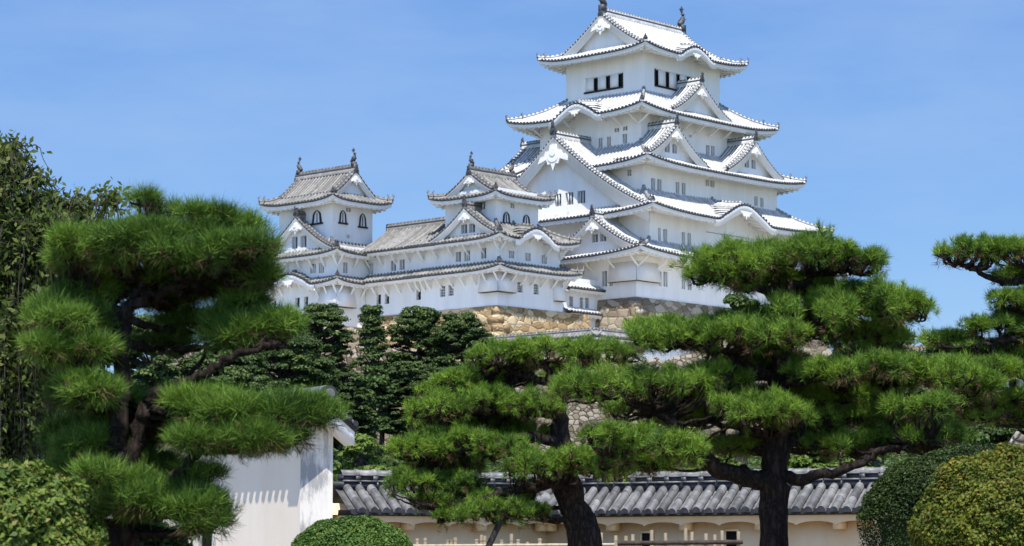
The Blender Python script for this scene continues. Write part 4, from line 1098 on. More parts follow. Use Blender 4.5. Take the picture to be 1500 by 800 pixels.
def pine(label, Y, limbs, pads, ln, seed, ntuft=1.0, nneed=44, nw=.0024, base_z=0, mats=('needles', 'needles_brown'), dens=.085):
    """limbs: list of (kind, [(px, py, dY, radius m), ...]); pads: (px, py top/centre, half width px, half height px, dY [, lumps])"""
    r = np.random.default_rng(seed)
    f0 = limbs[0][1][0]; p0 = at(f0[0], f0[1], Y + f0[2]); 
    o = empty('pine_tree', (p0[0], p0[1], base_z), 0, label, 'pine tree')
    O = np.array([p0[0], p0[1], base_z]); k = Y / FPX
    limb_pts = []
    for kind, pts in limbs:
        Q = [np.append(at(x, y, Y + d) - O, rad) for x, y, d, rad in pts]
        if kind == 'trunk' and Q[0][2] > .02: Q.insert(0, np.array([Q[0][0] - (Q[1][0] - Q[0][0]) * .2, Q[0][1], -.1, Q[0][3] * 1.25]))
        S = smooth_path(Q, 6, 0)
        S[:, :3] += r.normal(0, .012, (len(S), 3)) * (np.minimum(1, np.arange(len(S)) / 3))[:, None]
        mb = MB(); mb.tube(S[:, :3], np.maximum(S[:, 3], .008) * (1 + r.normal(0, .05, len(S))), 10)
        mb.build(kind, ['pine_bark'], o, True)
        limb_pts.append(S)
    LP = np.concatenate(limb_pts)
    for pad in pads:
        px_, py_, hw, hh, dY = pad[:5]
        c = at(px_, py_, Y + dY) - O; rx, rz = hw * (Y + dY) / FPX, 1.05 * hh * (Y + dY) / FPX; ry = min(rx * 1.1, rx * .5 + .5)
        nl = pad[5] * 2 if len(pad) > 5 else max(7, int(12 + rx * 20))
        tw = MB(); nd = MB()
        PP, DD = [], []
        for j in range(nl):
            ang = r.uniform(0, 2 * np.pi); rad = math.sqrt(r.uniform(0, 1)) * r.uniform(.72, .98)
            if j < 2: ang, rad = (0, .76) if j == 0 else (np.pi, .76)
            lc = c + np.array([rx * rad * math.cos(ang), ry * rad * math.sin(ang), rz * (.15 - .42 * rad ** 2) + r.normal(0, rz * .16)])
            lr = np.array([max(rx * .19, .09), max(ry * .21, .09), max(rz * .48, .045)]) * r.uniform(.75, 1.3)
            area = 4 * lr[0] * lr[1]
            m = max(8, int(area / dens ** 2 * 1.9 * ntuft))
            d = r.normal(0, 1, (m, 3)); d[:, 2] = np.where((d[:, 2] < 0) & (r.uniform(0, 1, m) < .70), -d[:, 2], d[:, 2] * np.where(d[:, 2] < 0, .8, 1)); d = unit(d)
            rr = r.uniform(.6, 1.0, (m, 1)); rr = np.where(r.uniform(0, 1, (m, 1)) < .13, r.uniform(1.0, 1.5, (m, 1)), rr)
            lo_ = d[:, 2] < -.1
            P = lc + d * lr * rr * np.where(lo_[:, None], np.array([.62, .62, .9]), 1)
            PP.append(P)
            out = unit(np.stack([d[:, 0] * np.where(lo_, .9, .5), d[:, 1] * np.where(lo_, .9, .5), np.where(lo_, -.25, .75)], -1)); DD.append(out + r.normal(0, .2, out.shape))
            # twigs: from the lump's heart to some of its tufts
            heart = lc - np.array([0, 0, lr[2] * .5])
            for i in r.choice(m, min(m, 5), replace=False):
                mid = (heart + P[i]) / 2 + r.normal(0, .02, 3)
                tw.tube([heart, mid, P[i]], [.009, .006, .003], 4, cap=False)
            # bough to the nearest limb that lies below or beside
            dd = np.linalg.norm((LP[:, :3] - heart) * np.array([1, .6, 1.6]), axis=1) + np.where(LP[:, 2] > heart[2] + .05, .12, 0)
            q = LP[int(np.argmin(dd))]
            mid = q[:3] * .45 + heart * .55 + np.array([r.normal(0, .03), r.normal(0, .03), -.25 * abs(heart[2] - q[2]) - .02])
            S = smooth_path(np.array([np.append(q[:3], min(q[3], .024)), np.append(mid, .014), np.append(heart, .007)]), 5, .008, r)
            tw.tube(S[:, :3], S[:, 3], 5, cap=False)
        PP, DD = np.concatenate(PP), np.concatenate(DD)
        V, F_ = needle_cloud(PP, DD, nneed, ln, nw, r); nd.add(V, F_, 0)
        nb = max(3, len(PP) // 9); ii = r.choice(len(PP), nb, replace=False)
        V, F_ = needle_cloud(PP[ii] - np.array([0, 0, rz * .5]), DD[ii] * np.array([1, 1, -.3]), 16, ln * .9, nw, r); nd.add(V, F_, 1)
        g = nd.build('needle_pad', list(mats), o)
        tw.build('boughs', ['pine_bark'], g)
    return o

def tree(name, label, px_, py_top, py_bot, half_w, Y, leaf, mat_, seed, n_clump=40, per=170, group=None, trunk_px=None, gaps=.0, shape='oval', trunk_vis=None, cat='tree', lump=(.16, .3), barkm='grey_bark', dy=1.0):
    """broadleaf tree: pixels of the photograph give its spread and height at distance Y"""
    r = np.random.default_rng(seed)
    base = at(px_, py_bot, Y); top = at(px_, py_top, Y)[2]; gz = float(terrain_z(np.array(base[0]), np.array(base[1]))) - .2
    O = np.array([base[0], base[1], min(gz, base[2])])
    o = empty(name, O, 0, label, cat, group)
    W = half_w * Y / FPX; zb, zt = base[2] - O[2], top - O[2]; Hc = zt - zb
    tp_ = MB()
    lean = r.normal(0, .05 * W, 2)
    spine = smooth_path([(0, 0, -.2), (lean[0] * .5, lean[1] * .5, zb + Hc * .2), (lean[0], lean[1], zb + Hc * .55), (lean[0] * 1.3, lean[1], zt - Hc * .12)], 5, .02 * W, r)
    tr = .035 * (zt) ** .9 + .02
    tp_.tube(spine, np.linspace(tr, tr * .2, len(spine)), 8)
    cr = MB()
    for j in range(n_clump):
        h = r.uniform(0.0, 1) if shape != 'dome' else r.uniform(0, 1) ** .7
        if shape == 'oval': prof = math.sqrt(max(0.02, 1 - (2 * h - .85) ** 2 / 1.5))
        elif shape == 'cone': prof = max(.12, 1 - h * .82)
        elif shape == 'tier': prof = max(.15, (1 - h * .8)) * (.65 + .35 * math.cos(h * 4.5 * 2 * np.pi) ** 2)
        else: prof = math.sqrt(max(.03, 1 - h * h))
        ang = r.uniform(0, 2 * np.pi); rad = W * prof * math.sqrt(r.uniform(.25, 1)) * .85
        c = np.array([math.cos(ang) * rad, math.sin(ang) * rad * dy, zb + Hc * (.04 + .94 * h)])
        R3 = W * r.uniform(*lump) * np.array([1, 1, .46])
        d = unit(r.normal(0, 1, (per, 3))); d[:, 2] = np.where(d[:, 2] < -.3, -d[:, 2], d[:, 2])
        P = c + d * R3 * r.uniform(.35, 1.25, (per, 1))
        V, F_ = leaf_cloud(P, d + np.array([0, 0, .7]), leaf, r, .6); cr.add(V, F_, 0)
        q = spine[min(len(spine) - 1, max(2, int(len(spine) * (c[2] - R3[2]) / zt * .92)))]
        m = (q + c) / 2 + np.array([0, 0, -.04 * W])
        tp_.tube([q, m, c], [tr * .32, tr * .2, tr * .07], 5, cap=False)
    tp_.build('trunk', [barkm], o, True)
    cr.build('crown', [mat_] if isinstance(mat_, str) else list(mat_), o)
    return o

def shrub(name, label, c, rad, leaf, n, mats, frac, seed, cat='shrub', group=None, flat=1.0, lumpy=.06, aspect=.55, boxy=1.):
    """clipped rounded shrub: stems inside, leaves in a thin uneven shell"""
    r = np.random.default_rng(seed); rad = np.asarray(rad, float)
    o = empty(name, c, 0, label, cat, group)
    d = unit(r.normal(0, 1, (n, 3))); d = unit(d)
    ph = r.uniform(0, 6, 9)
    w = 1 + lumpy * (np.sin(d[:, 0] * 7 + ph[0]) * np.sin(d[:, 2] * 8 + ph[1]) + .7 * np.sin(d[:, 1] * 13 + ph[2]) * np.sin(d[:, 0] * 15 + ph[3]) + .5 * np.sin(d[:, 2] * 23 + ph[4]) * np.sin(d[:, 0] * 21 + ph[5]))
    rad3 = lambda P: np.concatenate([P[..., :2], np.where(P[..., 2:] < 0, P[..., 2:] * c[2] / rad[2], P[..., 2:])], -1)
    def shape(e): return np.sign(e) * np.abs(e) ** boxy / (np.sum(np.abs(e) ** (2), -1, keepdims=True))
    P = rad3(shape(d) * rad * (w * r.uniform(.90, 1.015, n))[:, None])
    th, ph_ = np.meshgrid(np.linspace(0, 2 * np.pi, 40), np.linspace(.02, np.pi - .02, 24), indexing='ij')
    e = np.stack([np.cos(th) * np.sin(ph_), np.sin(th) * np.sin(ph_), np.cos(ph_)], -1)
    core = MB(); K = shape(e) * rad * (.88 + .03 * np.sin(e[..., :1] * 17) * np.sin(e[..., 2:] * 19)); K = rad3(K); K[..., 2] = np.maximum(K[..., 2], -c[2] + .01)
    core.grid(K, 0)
    keep_ = P[:, 2] + c[2] > .02
    P, d = P[keep_], d[keep_]
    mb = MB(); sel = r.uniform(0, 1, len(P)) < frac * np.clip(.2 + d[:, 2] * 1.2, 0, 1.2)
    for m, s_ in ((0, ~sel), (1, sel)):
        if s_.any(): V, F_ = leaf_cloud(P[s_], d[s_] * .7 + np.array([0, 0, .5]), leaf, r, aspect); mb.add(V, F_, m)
    fo = mb.build('foliage', mats, o); core.build('dark_core', ['leaf_shade'], o, True)  # solid core; shaded gaps between leaves put into its dark colour
    st = MB()
    for k in range(26):
        e = unit(r.normal(0, 1, 3)); e[2] = abs(e[2]); e = e * rad * .9
        st.tube([(e[0] * .1, e[1] * .1, -c[2]), e * np.array([.4, .4, .35]), e], [.03, .018, .006], 5, cap=False)
    st.build('stems', ['grey_bark'], o)
    return o

# ------------------------------------------------------------------ pines
pine('large pine with broad layered needle pads and one straight dark trunk, right of centre', 22.0, [
    ('trunk', [(1134, 806, 0, 0.140), (1134, 720, 0, 0.131), (1137, 640, .05, 0.108), (1140, 560, .1, 0.090), (1150, 490, .1, 0.068), (1140, 430, .1, 0.045), (1135, 392, .1, 0.027)]),
    ('branch', [(1128, 705, 0, .10), (1095, 698, -.1, .085), (1050, 686, -.25, .075), (1010, 650, -.3, .065), (975, 608, -.3, .055), (940, 596, -.3, .045), (880, 578, -.3, .025)]),
    ('branch', [(1140, 668, 0, .06), (1165, 640, .2, .05), (1200, 600, .3, .04), (1260, 560, .3, .03), (1340, 548, .3, .022), (1410, 560, .3, .015)]),
    ('branch', [(1142, 700, 0, .06), (1190, 697, -.2, .048), (1250, 684, -.3, .04), (1290, 660, -.3, .03), (1350, 650, -.3, .018)]),
    ('branch', [(1140, 560, .1, .06), (1110, 545, -.1, .045), (1060, 515, -.3, .03), (1000, 505, -.3, .018)]),
    ('branch', [(1148, 490, .1, .06), (1200, 468, .1, .045), (1270, 455, .1, .03), (1330, 450, .1, .018)]),
    ('branch', [(1142, 440, .1, .05), (1095, 412, -.1, .036), (1040, 395, -.1, .02)]),
    ('branch', [(1142, 430, .1, .04), (1190, 405, .15, .03), (1250, 396, .15, .018)]),
    ('branch', [(1130, 640, 0, .05), (1070, 625, .3, .035), (1010, 618, .4, .02)]),
    ('branch', [(1010, 650, -.3, .05), (960, 660, -.5, .035), (900, 660, -.5, .02)]),
], [
    (1080, 384, 88, 34, -.1), (1160, 372, 110, 30, .1), (1245, 384, 52, 24, .15), (1058, 404, 55, 26, -.2),
    (1190, 452, 72, 36, -.2), (1262, 446, 88, 42, .1), (1325, 456, 40, 32, .1), (1200, 425, 70, 22, .35),
    (985, 498, 66, 28, -.3), (1060, 492, 90, 28, -.2), (1135, 492, 60, 30, -.45), (1010, 480, 80, 18, .2),
    (866, 566, 64, 32, -.3, 9), (925, 560, 50, 24, -.1), (985, 562, 62, 30, -.4), (1045, 556, 54, 26, -.2),
    (1205, 545, 52, 26, -.3), (1280, 540, 78, 28, -.1), (1375, 552, 82, 32, .1), (1425, 566, 34, 24, .1),
    (1342, 594, 46, 26, -.4, 7), (1245, 612, 60, 26, .3), (1000, 612, 40, 20, .5), (1105, 596, 64, 24, -.6), (1140, 610, 50, 22, -.5),
    (905, 640, 52, 24, -.5), (970, 655, 66, 30, -.6), (1225, 652, 70, 24, .2), (1310, 650, 76, 26, .1), (1370, 640, 46, 24, .2), (1090, 655, 50, 18, .4), (1230, 578, 100, 30, .7), (1110, 540, 90, 32, .75), (1250, 492, 90, 26, .65), (1060, 585, 80, 26, .7), (1150, 470, 60, 30, .6), (1330, 620, 70, 26, .6), (1130, 412, 80, 22, .5), (950, 600, 70, 24, .4), (1180, 620, 70, 24, .6), (930, 680, 60, 18, -.2),
], .078, 31, dens=.066, nneed=36, nw=.0023)
pine('middle pine with stout leaning trunk and low pads, its limb propped by a pole', 30.0, [
    ('trunk', [(858, 806, 0, 0.216), (846, 760, 0, 0.188), (828, 700, 0, 0.160), (822, 650, .1, 0.128), (818, 600, .1, 0.096), (808, 560, .1, 0.064), (800, 530, .1, 0.036)]),
    ('branch', [(832, 705, 0, .085), (790, 712, -.4, .07), (740, 722, -.5, .055), (690, 738, -.5, .035), (650, 740, -.5, .02)]),
    ('branch', [(822, 650, .1, .08), (770, 640, -.2, .055), (700, 656, -.3, .04), (620, 668, -.3, .022)]),
    ('branch', [(818, 606, .1, .07), (760, 604, -.1, .05), (690, 606, -.1, .035), (640, 604, -.1, .02)]),
    ('branch', [(808, 562, .1, .06), (760, 548, .1, .04), (720, 532, .1, .022)]),
    ('branch', [(806, 556, .1, .05), (860, 536, .1, .035), (910, 526, .1, .02)]),
    ('branch', [(830, 690, 0, .06), (870, 690, -.3, .04), (910, 688, -.3, .02)]),
], [
    (740, 520, 58, 26, 0), (815, 514, 75, 24, .1), (885, 518, 58, 26, .1), (700, 556, 50, 20, .3), (668, 562, 30, 18, .2),
    (640, 598, 46, 26, -.2), (700, 588, 66, 26, 0), (775, 594, 46, 26, -.2), (650, 578, 40, 16, .4),
    (612, 658, 50, 26, -.3), (680, 648, 62, 28, -.2), (745, 664, 50, 26, -.4), (640, 640, 40, 18, .2),
    (780, 684, 44, 24, -.6), (842, 676, 56, 26, -.6), (896, 692, 34, 20, -.5), (610, 708, 42, 30, -.4), (668, 712, 42, 24, -.2),
    (690, 754, 60, 22, -.5), (760, 752, 50, 22, -.4), (640, 735, 34, 22, -.3), (720, 556, 70, 20, .7), (800, 545, 60, 20, .7), (700, 625, 80, 22, .6), (650, 690, 60, 24, .4), (760, 640, 60, 20, .6), (720, 735, 70, 22, .1), (655, 620, 60, 16, .4),
], .082, 32, nw=.0028, dens=.074, nneed=36)
_rr = np.random.default_rng(12)
RAG = [(cx + _rr.uniform(-1, 1) * hw, cy + _rr.uniform(-1, 1) * hh, _rr.uniform(10, 20), _rr.uniform(7, 13), d0 + _rr.uniform(-.25, .25), 2)
       for (cx, cy, hw, hh, n, d0) in ((245, 352, 140, 34, 12, .0), (105, 490, 44, 56, 6, .0), (365, 616, 84, 36, 8, -.1), (215, 730, 80, 40, 6, -.1), (385, 488, 50, 20, 4, .05), (130, 590, 36, 30, 3, 0)) for _ in range(n)]
pine('dark left pine with forked twisting trunk and long needles before the tall white wall', 14.0, [
    ('trunk', [(178, 812, 0, 0.088), (190, 740, 0, 0.082), (186, 690, 0, 0.071), (172, 640, 0, 0.061), (178, 570, .05, 0.051), (180, 500, .05, 0.044), (192, 450, .05, 0.037), (240, 428, .05, 0.029), (300, 408, .05, 0.019), (335, 398, .05, 0.012)]),
    ('branch', [(188, 685, 0, 0.051), (208, 630, -.05, 0.046), (218, 588, -.05, 0.042), (252, 572, -.05, 0.037), (300, 548, -.1, 0.027), (345, 520, -.1, 0.020), (398, 506, -.1, 0.012)]),
    ('branch', [(196, 735, 0, 0.041), (262, 696, -.15, 0.034), (300, 652, -.2, 0.029), (345, 630, -.2, 0.019), (400, 612, -.2, 0.011)]),
    ('branch', [(188, 470, .05, 0.031), (150, 440, .1, 0.020), (110, 425, .1, 0.012)]),
    ('branch', [(178, 560, .05, 0.027), (140, 545, -.1, 0.020), (100, 530, -.1, 0.012)]),
    ('branch', [(192, 450, .05, 0.027), (215, 410, .1, 0.020), (225, 370, .1, 0.012)]),
    ('branch', [(250, 570, -.05, 0.020), (280, 545, .1, 0.014), (330, 470, .15, 0.008)]),
], [
    (128, 376, 36, 26, .1), (180, 360, 40, 26, -.1), (240, 350, 46, 26, .0), (300, 354, 42, 26, .1), (352, 372, 32, 28, .1), (225, 352, 70, 20, .35), (104, 388, 18, 18, .2, 3), (372, 405, 20, 26, .1, 4), (360, 440, 18, 22, .15, 3), (150, 402, 26, 14, .2, 3), (300, 388, 40, 14, .3, 4),
    (255, 408, 44, 15, .3, 4), (310, 422, 30, 16, .35, 3), (205, 420, 26, 16, .3, 3), (160, 430, 24, 14, .25, 3), (235, 440, 36, 18, .6, 4), (285, 475, 30, 16, .6, 4), (240, 505, 30, 16, .55, 3),
    (210, 292, 5, 20, 0, 1), (240, 312, 5, 14, .1, 1), (288, 314, 6, 16, 0, 1), (330, 332, 6, 14, .1, 1),
    (82, 462, 24, 26, 0), (124, 470, 30, 30, .1), (100, 510, 34, 22, .1), (118, 436, 26, 16, .2), (148, 500, 18, 20, .25, 3),
    (366, 488, 40, 16, .1), (405, 482, 16, 14, .1, 3), (330, 470, 20, 12, .2, 3),
    (115, 580, 32, 16, .1), (160, 590, 22, 14, .25), (250, 620, 30, 18, .35), (240, 690, 34, 20, .3),
    (298, 598, 36, 24, -.1), (348, 608, 44, 30, -.2), (412, 606, 42, 30, -.2), (455, 606, 20, 22, -.2, 4), (395, 640, 40, 24, -.2), (372, 645, 38, 22, -.3), (320, 640, 30, 18, .1),
    (132, 655, 30, 22, .1), (180, 650, 60, 40, .5), (120, 640, 40, 30, .4), (250, 600, 60, 30, .6), (200, 700, 60, 30, .4), (222, 740, 44, 24, -.2), (284, 742, 34, 24, -.25), (150, 722, 30, 22, .1), (298, 768, 16, 14, -.25, 3), (120, 690, 26, 20, .2),
    *RAG,
], .084, 33, nw=.0017, dens=.050, nneed=32, mats=('needles_soft', 'needles_brown'))
pine('cloud pruned pine with tall pads, cut off by the right edge of the photo', 26.0, [
    ('trunk', [(1530, 800, 0, .17), (1526, 680, 0, .15), (1532, 560, 0, .12), (1524, 470, 0, .085), (1512, 425, 0, .055), (1505, 395, 0, .035)]),
    ('branch', [(1508, 410, 0, .045), (1470, 412, -.1, .034), (1430, 396, -.1, .025), (1400, 388, -.1, .014)]),
    ('branch', [(1526, 500, 0, .05), (1480, 500, -.1, .035), (1430, 505, -.1, .02)]),
    ('branch', [(1530, 580, 0, .06), (1470, 585, .1, .04), (1400, 590, .2, .02)]),
    ('branch', [(1524, 470, 0, .04), (1480, 452, -.1, .025), (1460, 448, -.1, .015)]),
], [
    (1418, 370, 46, 26, -.1), (1470, 366, 60, 26, 0), (1540, 360, 60, 26, 0), (1488, 440, 38, 16, -.1), (1530, 432, 40, 20, 0),
    (1465, 478, 48, 20, 0), (1515, 486, 40, 26, 0), (1390, 498, 44, 16, .5), (1445, 512, 52, 20, .2), (1515, 520, 50, 20, .1),
    (1430, 590, 52, 24, .1), (1490, 585, 50, 26, 0), (1540, 600, 50, 24, 0), (1375, 600, 40, 22, .5), (1450, 610, 60, 18, .3), (1500, 404, 44, 16, .1), (1505, 462, 44, 18, .1), (1440, 540, 64, 22, .0), (1395, 540, 44, 18, .2), (1490, 550, 50, 24, .0), (1520, 450, 30, 18, .1),
], .080, 34, nw=.0025, dens=.07, nneed=36)

# prop pole under the middle pine's low limb
mb = MB(); p0, p1 = at(714, 800, 29.3), at(764, 698, 29.6)
p0 = p0 + (p0 - p1) * (p0[2] / (p1[2] - p0[2]))
mb.tube(smooth_path([p0, (p0 * .5 + p1 * .5) + np.array([.02, 0, 0]), p1], 5), .038, 8)
tag(mb.build('prop_pole', ['grey_bark'], None, True), 'grey wooden prop pole leaning under the low limb of the middle pine', 'pole')

# ------------------------------------------------------------------ trees on the hillside
tg = 'dark trees on the castle slope'
tree('evergreen_tree', 'dark evergreen below the far left small keep, leftmost of the four slope trees', 470, 445, 600, 56, 168, .20, 'leaf_dark', 41, 330, 150, tg, lump=(.08, .19))
tree('evergreen_tree', 'tall slim evergreen with bare lower trunk and tiered boughs below the long wing', 545, 446, 630, 58, 166, .20, 'leaf_dark', 42, 230, 140, tg, shape='tier', lump=(.08, .2))
tree('evergreen_tree', 'dark evergreen below the middle of the wing, left of the tan stone base', 614, 450, 600, 58, 167, .20, 'leaf_dark', 43, 330, 150, tg, lump=(.08, .19))
tree('evergreen_tree', 'dark evergreen directly against the tan stone base, rightmost of the four slope trees', 674, 458, 606, 58, 165, .20, 'leaf_dark', 44, 330, 150, tg, lump=(.08, .19))
tree('evergreen_tree', 'broad dark tree mass left of the slope evergreens, behind the tall white wall', 412, 486, 640, 84, 150, .22, 'leaf_dark', 45, 220, 300, tg, lump=(.11, .22))
tree('evergreen_tree', 'dark green tree behind the left pine, left of the tall white wall roof', 318, 512, 660, 74, 120, .2, 'leaf_dark', 46, 180, 260, tg, lump=(.11, .22))
tree('evergreen_tree', 'dark green tree seen through the gap beside the left pine trunk', 225, 462, 660, 74, 112, .2, 'leaf_dark', 51, 180, 260, tg, lump=(.11, .22))
for i, (px_, yt, yb, hw, Y, lab) in enumerate([
    (345, 492, 640, 58, 140, 'dark tree of the bank behind the left pine, nearest the left pine trunk'),
    (448, 520, 640, 60, 152, 'dark tree in front of the leftmost slope evergreen, right above the tall wall roof'),
    (512, 545, 660, 46, 155, 'dark low tree between the tall wall end and the tall slim evergreen'),
    (596, 530, 640, 50, 160, 'dark tree filling the slope right of the tall slim evergreen trunk'),
    (655, 540, 650, 54, 158, 'dark low tree under the rightmost slope evergreen, above the middle pine')]):
    tree('evergreen_tree', lab, px_, yt, yb, hw, Y, .2, 'leaf_dark', 90 + i, 280, 150, tg, lump=(.08, .18))
tree('broadleaf_tree', 'loose green tree hanging in front of the rubble terrace wall', 560, 540, 640, 40, 160, .3, 'leaf_mid', 47, 34, 120)
tree('broadleaf_tree', 'blue green tree behind the top pads of the large pine', 1085, 432, 540, 40, 105, .2, 'leaf_mid', 48, 50, 180)
tree('broadleaf_tree', 'dark rounded tree against the sky behind the right side of the large pine', 1285, 466, 640, 70, 90, .2, 'leaf_dark', 49, 190, 140, lump=(.11, .22))
tree('broadleaf_tree', 'dark tree low on the skyline between the large pine and the cut off pine', 1400, 484, 640, 60, 95, .2, 'leaf_dark', 50, 170, 140, lump=(.11, .22))
# undergrowth on the slope: nobody could count it
r = np.random.default_rng(55); n = 9000
ux, uy = r.uniform(-40, 44, n), 64 + 104 * r.uniform(0, 1, n)
mb = MB()
for x, y in zip(ux, uy):
    k = .3 + y / 260; c0 = np.array([x, y, float(terrain_z(np.array(x), np.array(y)))]); m = 16
    d = unit(r.normal(0, 1, (m, 3))); d[:, 2] = np.abs(d[:, 2])
    V, F_ = leaf_cloud(c0 + d * np.array([.8, .8, .9]) * k * r.uniform(.5, 1.4), d + np.array([0, 0, .6]), .36 * k, r, .6); mb.add(V, F_, int(r.uniform() < .25))
tag(mb.build('undergrowth', ['leaf_mid', 'leaf_dark']), kind='stuff')
sg_ = 'light green shrubs behind the garden wall'
for i, (px_, yt, yb, hw, Y, lab) in enumerate([
    (528, 642, 716, 46, 66, 'light green shrub in the gap right of the tall white wall end'),
    (600, 655, 720, 40, 68, 'light green shrub behind the left run of the garden wall'),
    (1045, 645, 705, 50, 72, 'green shrub behind the garden wall just left of the large pine trunk'),
    (1190, 640, 705, 44, 72, 'green shrub behind the garden wall just right of the large pine trunk'),
    (1260, 636, 700, 44, 74, 'green shrub behind the right end of the garden wall ridge'),
    (960, 600, 700, 54, 90, 'pale green shrub seen through the left boughs of the large pine'),
    (1390, 620, 700, 70, 70, 'dark green shrub behind the golden round bush'),
    (880, 650, 715, 50, 74, 'green shrub behind the garden wall between the two middle pines')]):
    tree('broadleaf_shrub', lab, px_, yt, yb, hw, Y, .15, 'leaf_light' if i != 6 else 'leaf_mid', 60 + i, 26, 150, sg_, shape='dome', cat='shrub', lump=(.22, .36))

# weeping cherry at the left
def weeping():
    r = np.random.default_rng(77); Y = 24.
    b = at(-60, 800, Y); O = np.array([b[0], b[1], 0])
    o = empty('weeping_tree', O, 0, 'weeping broadleaf tree with dull green leaves and bare grey twigs at the left edge', 'tree')
    tb = MB(); cr = MB()
    top = at(-40, 280, Y) - O
    S = smooth_path([(0, 0, -.1, .22), (.05, .1, 1.6, .17), (.1, .1, 3.0, .12), (top[0], .1, top[2], .06)], 6)
    tb.tube(S[:, :3], S[:, 3], 10)
    ends = [(160, 262, .0), (120, 272, .3), (150, 300, -.2), (60, 232, .2), (20, 205, 0), (100, 330, .2), (70, 290, -.3), (130, 350, .4), (10, 260, .2), (40, 320, -.3), (90, 400, .3), (30, 400, .0), (5, 340, -.2), (120, 310, .6), (40, 270, .6), (80, 350, .7), (-20, 250, .4), (140, 290, .1), (60, 390, -.3), (120, 420, .6), (20, 440, -.4), (80, 520, .6), (-20, 460, .3), (-30, 380, -.3), (10, 600, .3), (80, 600, .6),
            (60, 450, .4), (20, 480, .2), (110, 470, .5), (0, 540, 0), (50, 540, .3), (-60, 300, 0), (-90, 400, .3), (10, 186, .1)]
    for (ex, ey, dy) in ends:
        E = at(ex, ey + 38, Y + dy) - O
        q = S[int(min(len(S) - 1, max(6, len(S) * (E[2] - .1) / top[2] * .9)))]
        mid = (q[:3] + E) / 2 + np.array([0, 0, .22])
        L = smooth_path([np.append(q[:3], .05), np.append(mid, .032), np.append(E, .014)], 6, .012, r)
        tb.tube(L[:, :3], L[:, 3], 6, cap=False)
        for k in range(26):
            s = L[r.integers(4, len(L))]
            dirx = r.normal(0, .22, 2); ln = r.uniform(.35, 1.0) * (.55 if ey < 240 else 1)
            tip = s[:3] + np.array([dirx[0], dirx[1], -ln])
            D = smooth_path([np.append(s[:3], .008), np.append(s[:3] + np.array([dirx[0] * .7, dirx[1] * .7, .02]), .006), np.append(tip, .003)], 5, .01, r)
            tb.tube(D[:, :3], D[:, 3], 4, cap=False)
            m = int(ln * 56); t = r.uniform(0.05, 1, m); idx = (t * (len(D) - 1)).astype(int)
            P = D[idx, :3] + r.normal(0, .06, (m, 3))
            V, F_ = leaf_cloud(P, r.normal(0, 1, (m, 3)) + np.array([0, -.5, .9]), .085, r, .46, .7); cr.add(V, F_, 0)
        for k in range(8):   # bare outer twigs
            s = L[-1 - r.integers(0, 4)]; tip = s[:3] + np.array([r.uniform(.05, .3), r.normal(0, .1), r.uniform(-.3, .08)])
            tb.tube([s[:3], (s[:3] + tip) / 2 + np.array([0, 0, .05]), tip], [.006, .004, .002], 4, cap=False)
    tb.build('trunk', ['grey_bark'], o, True); cr.build('crown', ['leaf_cherry'], o)
weeping()
tree('broadleaf_tree', 'dark tree far behind the weeping tree at the left edge', 60, 420, 660, 110, 60, .16, 'leaf_dark', 78, 60, 170)

# ------------------------------------------------------------------ clipped shrubs
def bush(label, px0, px1, pyt, Y, leaf, n, mats, frac, seed, name='clipped_bush', depth=1., zc=None, **kw):
    c = at((px0 + px1) / 2, pyt, Y); w = (px1 - px0) / 2 * Y / FPX
    top = c[2]; zc = top * .35 if zc is None else zc
    shrub(name, label, (c[0], c[1], zc), (w, w * depth, top - zc), leaf, n, mats, frac, seed, **kw)
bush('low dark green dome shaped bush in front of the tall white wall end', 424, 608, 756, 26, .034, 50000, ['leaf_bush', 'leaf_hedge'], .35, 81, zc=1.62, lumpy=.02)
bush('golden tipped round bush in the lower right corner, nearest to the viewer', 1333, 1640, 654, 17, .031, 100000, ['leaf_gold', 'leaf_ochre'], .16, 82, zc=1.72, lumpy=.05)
bush('dark shaded round bush between the garden wall and the golden bush', 1262, 1640, 652, 21, .028, 130000, ['leaf_shade', 'leaf_bush'], .05, 83, zc=1.95, depth=.6, lumpy=.025, boxy=.9)  # pine's shade put into the near-black leaf colour
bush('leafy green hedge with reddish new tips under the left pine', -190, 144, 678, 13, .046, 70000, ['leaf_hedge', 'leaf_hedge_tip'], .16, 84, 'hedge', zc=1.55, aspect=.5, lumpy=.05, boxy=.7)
bush('dark undergrowth bush at the foot of the left pine', 90, 300, 752, 15.5, .05, 24000, ['leaf_shade', 'leaf_bush'], .3, 85, zc=1.3)

# ------------------------------------------------------------------ low bamboo fence
fx = empty('bamboo_fence', (*at(820, 800, 34)[:2], 0), 0, 'low bamboo fence of pale stakes and a dark rail along the bottom edge', 'fence')
O = np.array([*at(820, 800, 34)[:2], 0])
rr = np.random.default_rng(5)
zr = at(820, 797, 34)[2]
for px_ in [612, 622, 655, 662, 667, 699, 705, 711, 719, 736, 748, 760, 773, 790, 813, 840, 868, 880, 902, 918, 928, 956, 975, 1005, 1014, 1035, 1047, 1056, 1082]:
    p = at(px_ + rr.normal(0, 1), 800, 34 + rr.normal(0, .05)) - O; zt = at(px_, 784 + rr.normal(0, 4) + (6 if px_ < 880 else -3), 34)[2]
    mb = MB(); mb.tube([(p[0], p[1], -.05), (p[0] + rr.normal(0, .005), p[1], zt * .5), (p[0], p[1], zt)], [.028, .027, .026], 8)
    for hz in np.arange(.2, zt, .28): mb.tube([(p[0], p[1], hz), (p[0], p[1], hz + .012)], .031, 8)
    mb.build('stake', ['bamboo'], fx)
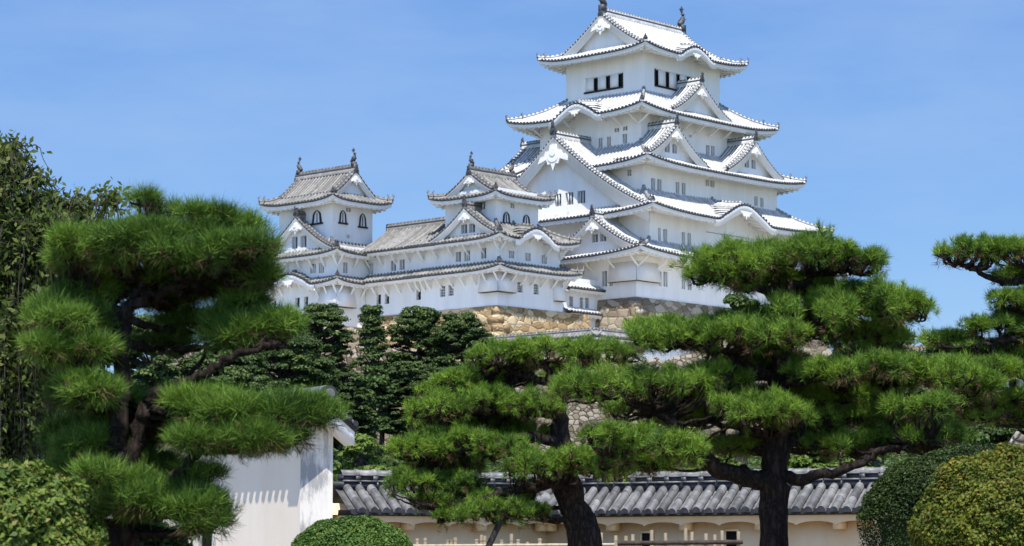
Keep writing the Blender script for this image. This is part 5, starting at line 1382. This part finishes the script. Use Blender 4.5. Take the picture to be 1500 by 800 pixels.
for (a, b, y, rad, m) in ((600, 900, 800, .022, 'bamboo'), (905, 1088, 796, .03, 'dark_wood')):
    p0, p1 = at(a, y, 33.92) - O, at(b, y - 2, 33.92) - O
    mb = MB(); L = np.linspace(0, 1, 24)[:, None]; Q = p0 * (1 - L) + p1 * L
    mb.tube(Q, rad * (1 + .12 * (np.arange(24) % 4 == 0)), 8); mb.build('rail', [m], fx)

# ------------------------------------------------------------------ small turret and rock pile at the right
tb_o = empty('turret', (*at(1490, 600, 118)[:2], 3.0), R_(20), 'small white turret with grey tile roof glimpsed through the cut off pine', 'turret')
zt_ = at(1490, 548, 118)[2] - 3
walls(tb_o, 'storey_wall', 1.9, 1.6, 0, zt_ + .2, {'S': [(-1.4, -.8, zt_ - 1.1, zt_ - .25, 'open'), (-.3, .3, zt_ - 1.1, zt_ - .25, 'open'), (.8, 1.4, zt_ - 1.1, zt_ - .25, 'open')]}, 'plaster_grey')
hip_gable(tb_o, 2.6, 2.3, zt_, zt_ + 1.0, .8, 'x', ROOF_G, .7, .7, up=.15, pend=.3, fk=0, barge=.3, wallset=.35)
tree('broadleaf_tree', 'dark tree in front of the small turret, behind the cut off pine', 1480, 580, 720, 80, 92, .2, 'leaf_dark', 52, 190, 150, lump=(.1, .2))
c = at(1478, 632, 64)
sw = empty('stone_wall', (c[0], c[1], 0), R_(-8), 'piled pale stone wall rising behind the golden round bush at the right edge', 'stone wall')
mb = MB(); r = np.random.default_rng(9); zt = c[2]
xs_ = np.linspace(0, 9, 46); zs_ = np.linspace(-.1, 1, 26)
top = zt + r.normal(0, .07, 46); top[0] -= .25
face = np.stack([np.stack([xs_ + r.normal(0, .03, 46) - .25 * (1 - k), -.55 * (1 - k) + r.normal(0, .05, 46), top * k], -1) for k in zs_])
back = face[::-1] * np.array([1, -1, 1]) + np.array([0, 1.0, 0])
mb.grid(np.concatenate([face, back]), 0)
mb.grid(np.stack([face[:, 0], back[::-1, 0]], 1), 0)
stone('stone_pile', 2.6, (.16, .14, .11), (.30, .27, .22), (.44, .41, .35), (.04, .035, .028), .10, 1.1, .7, .12)
mb.build('stone_face', ['stone_pile'], sw)
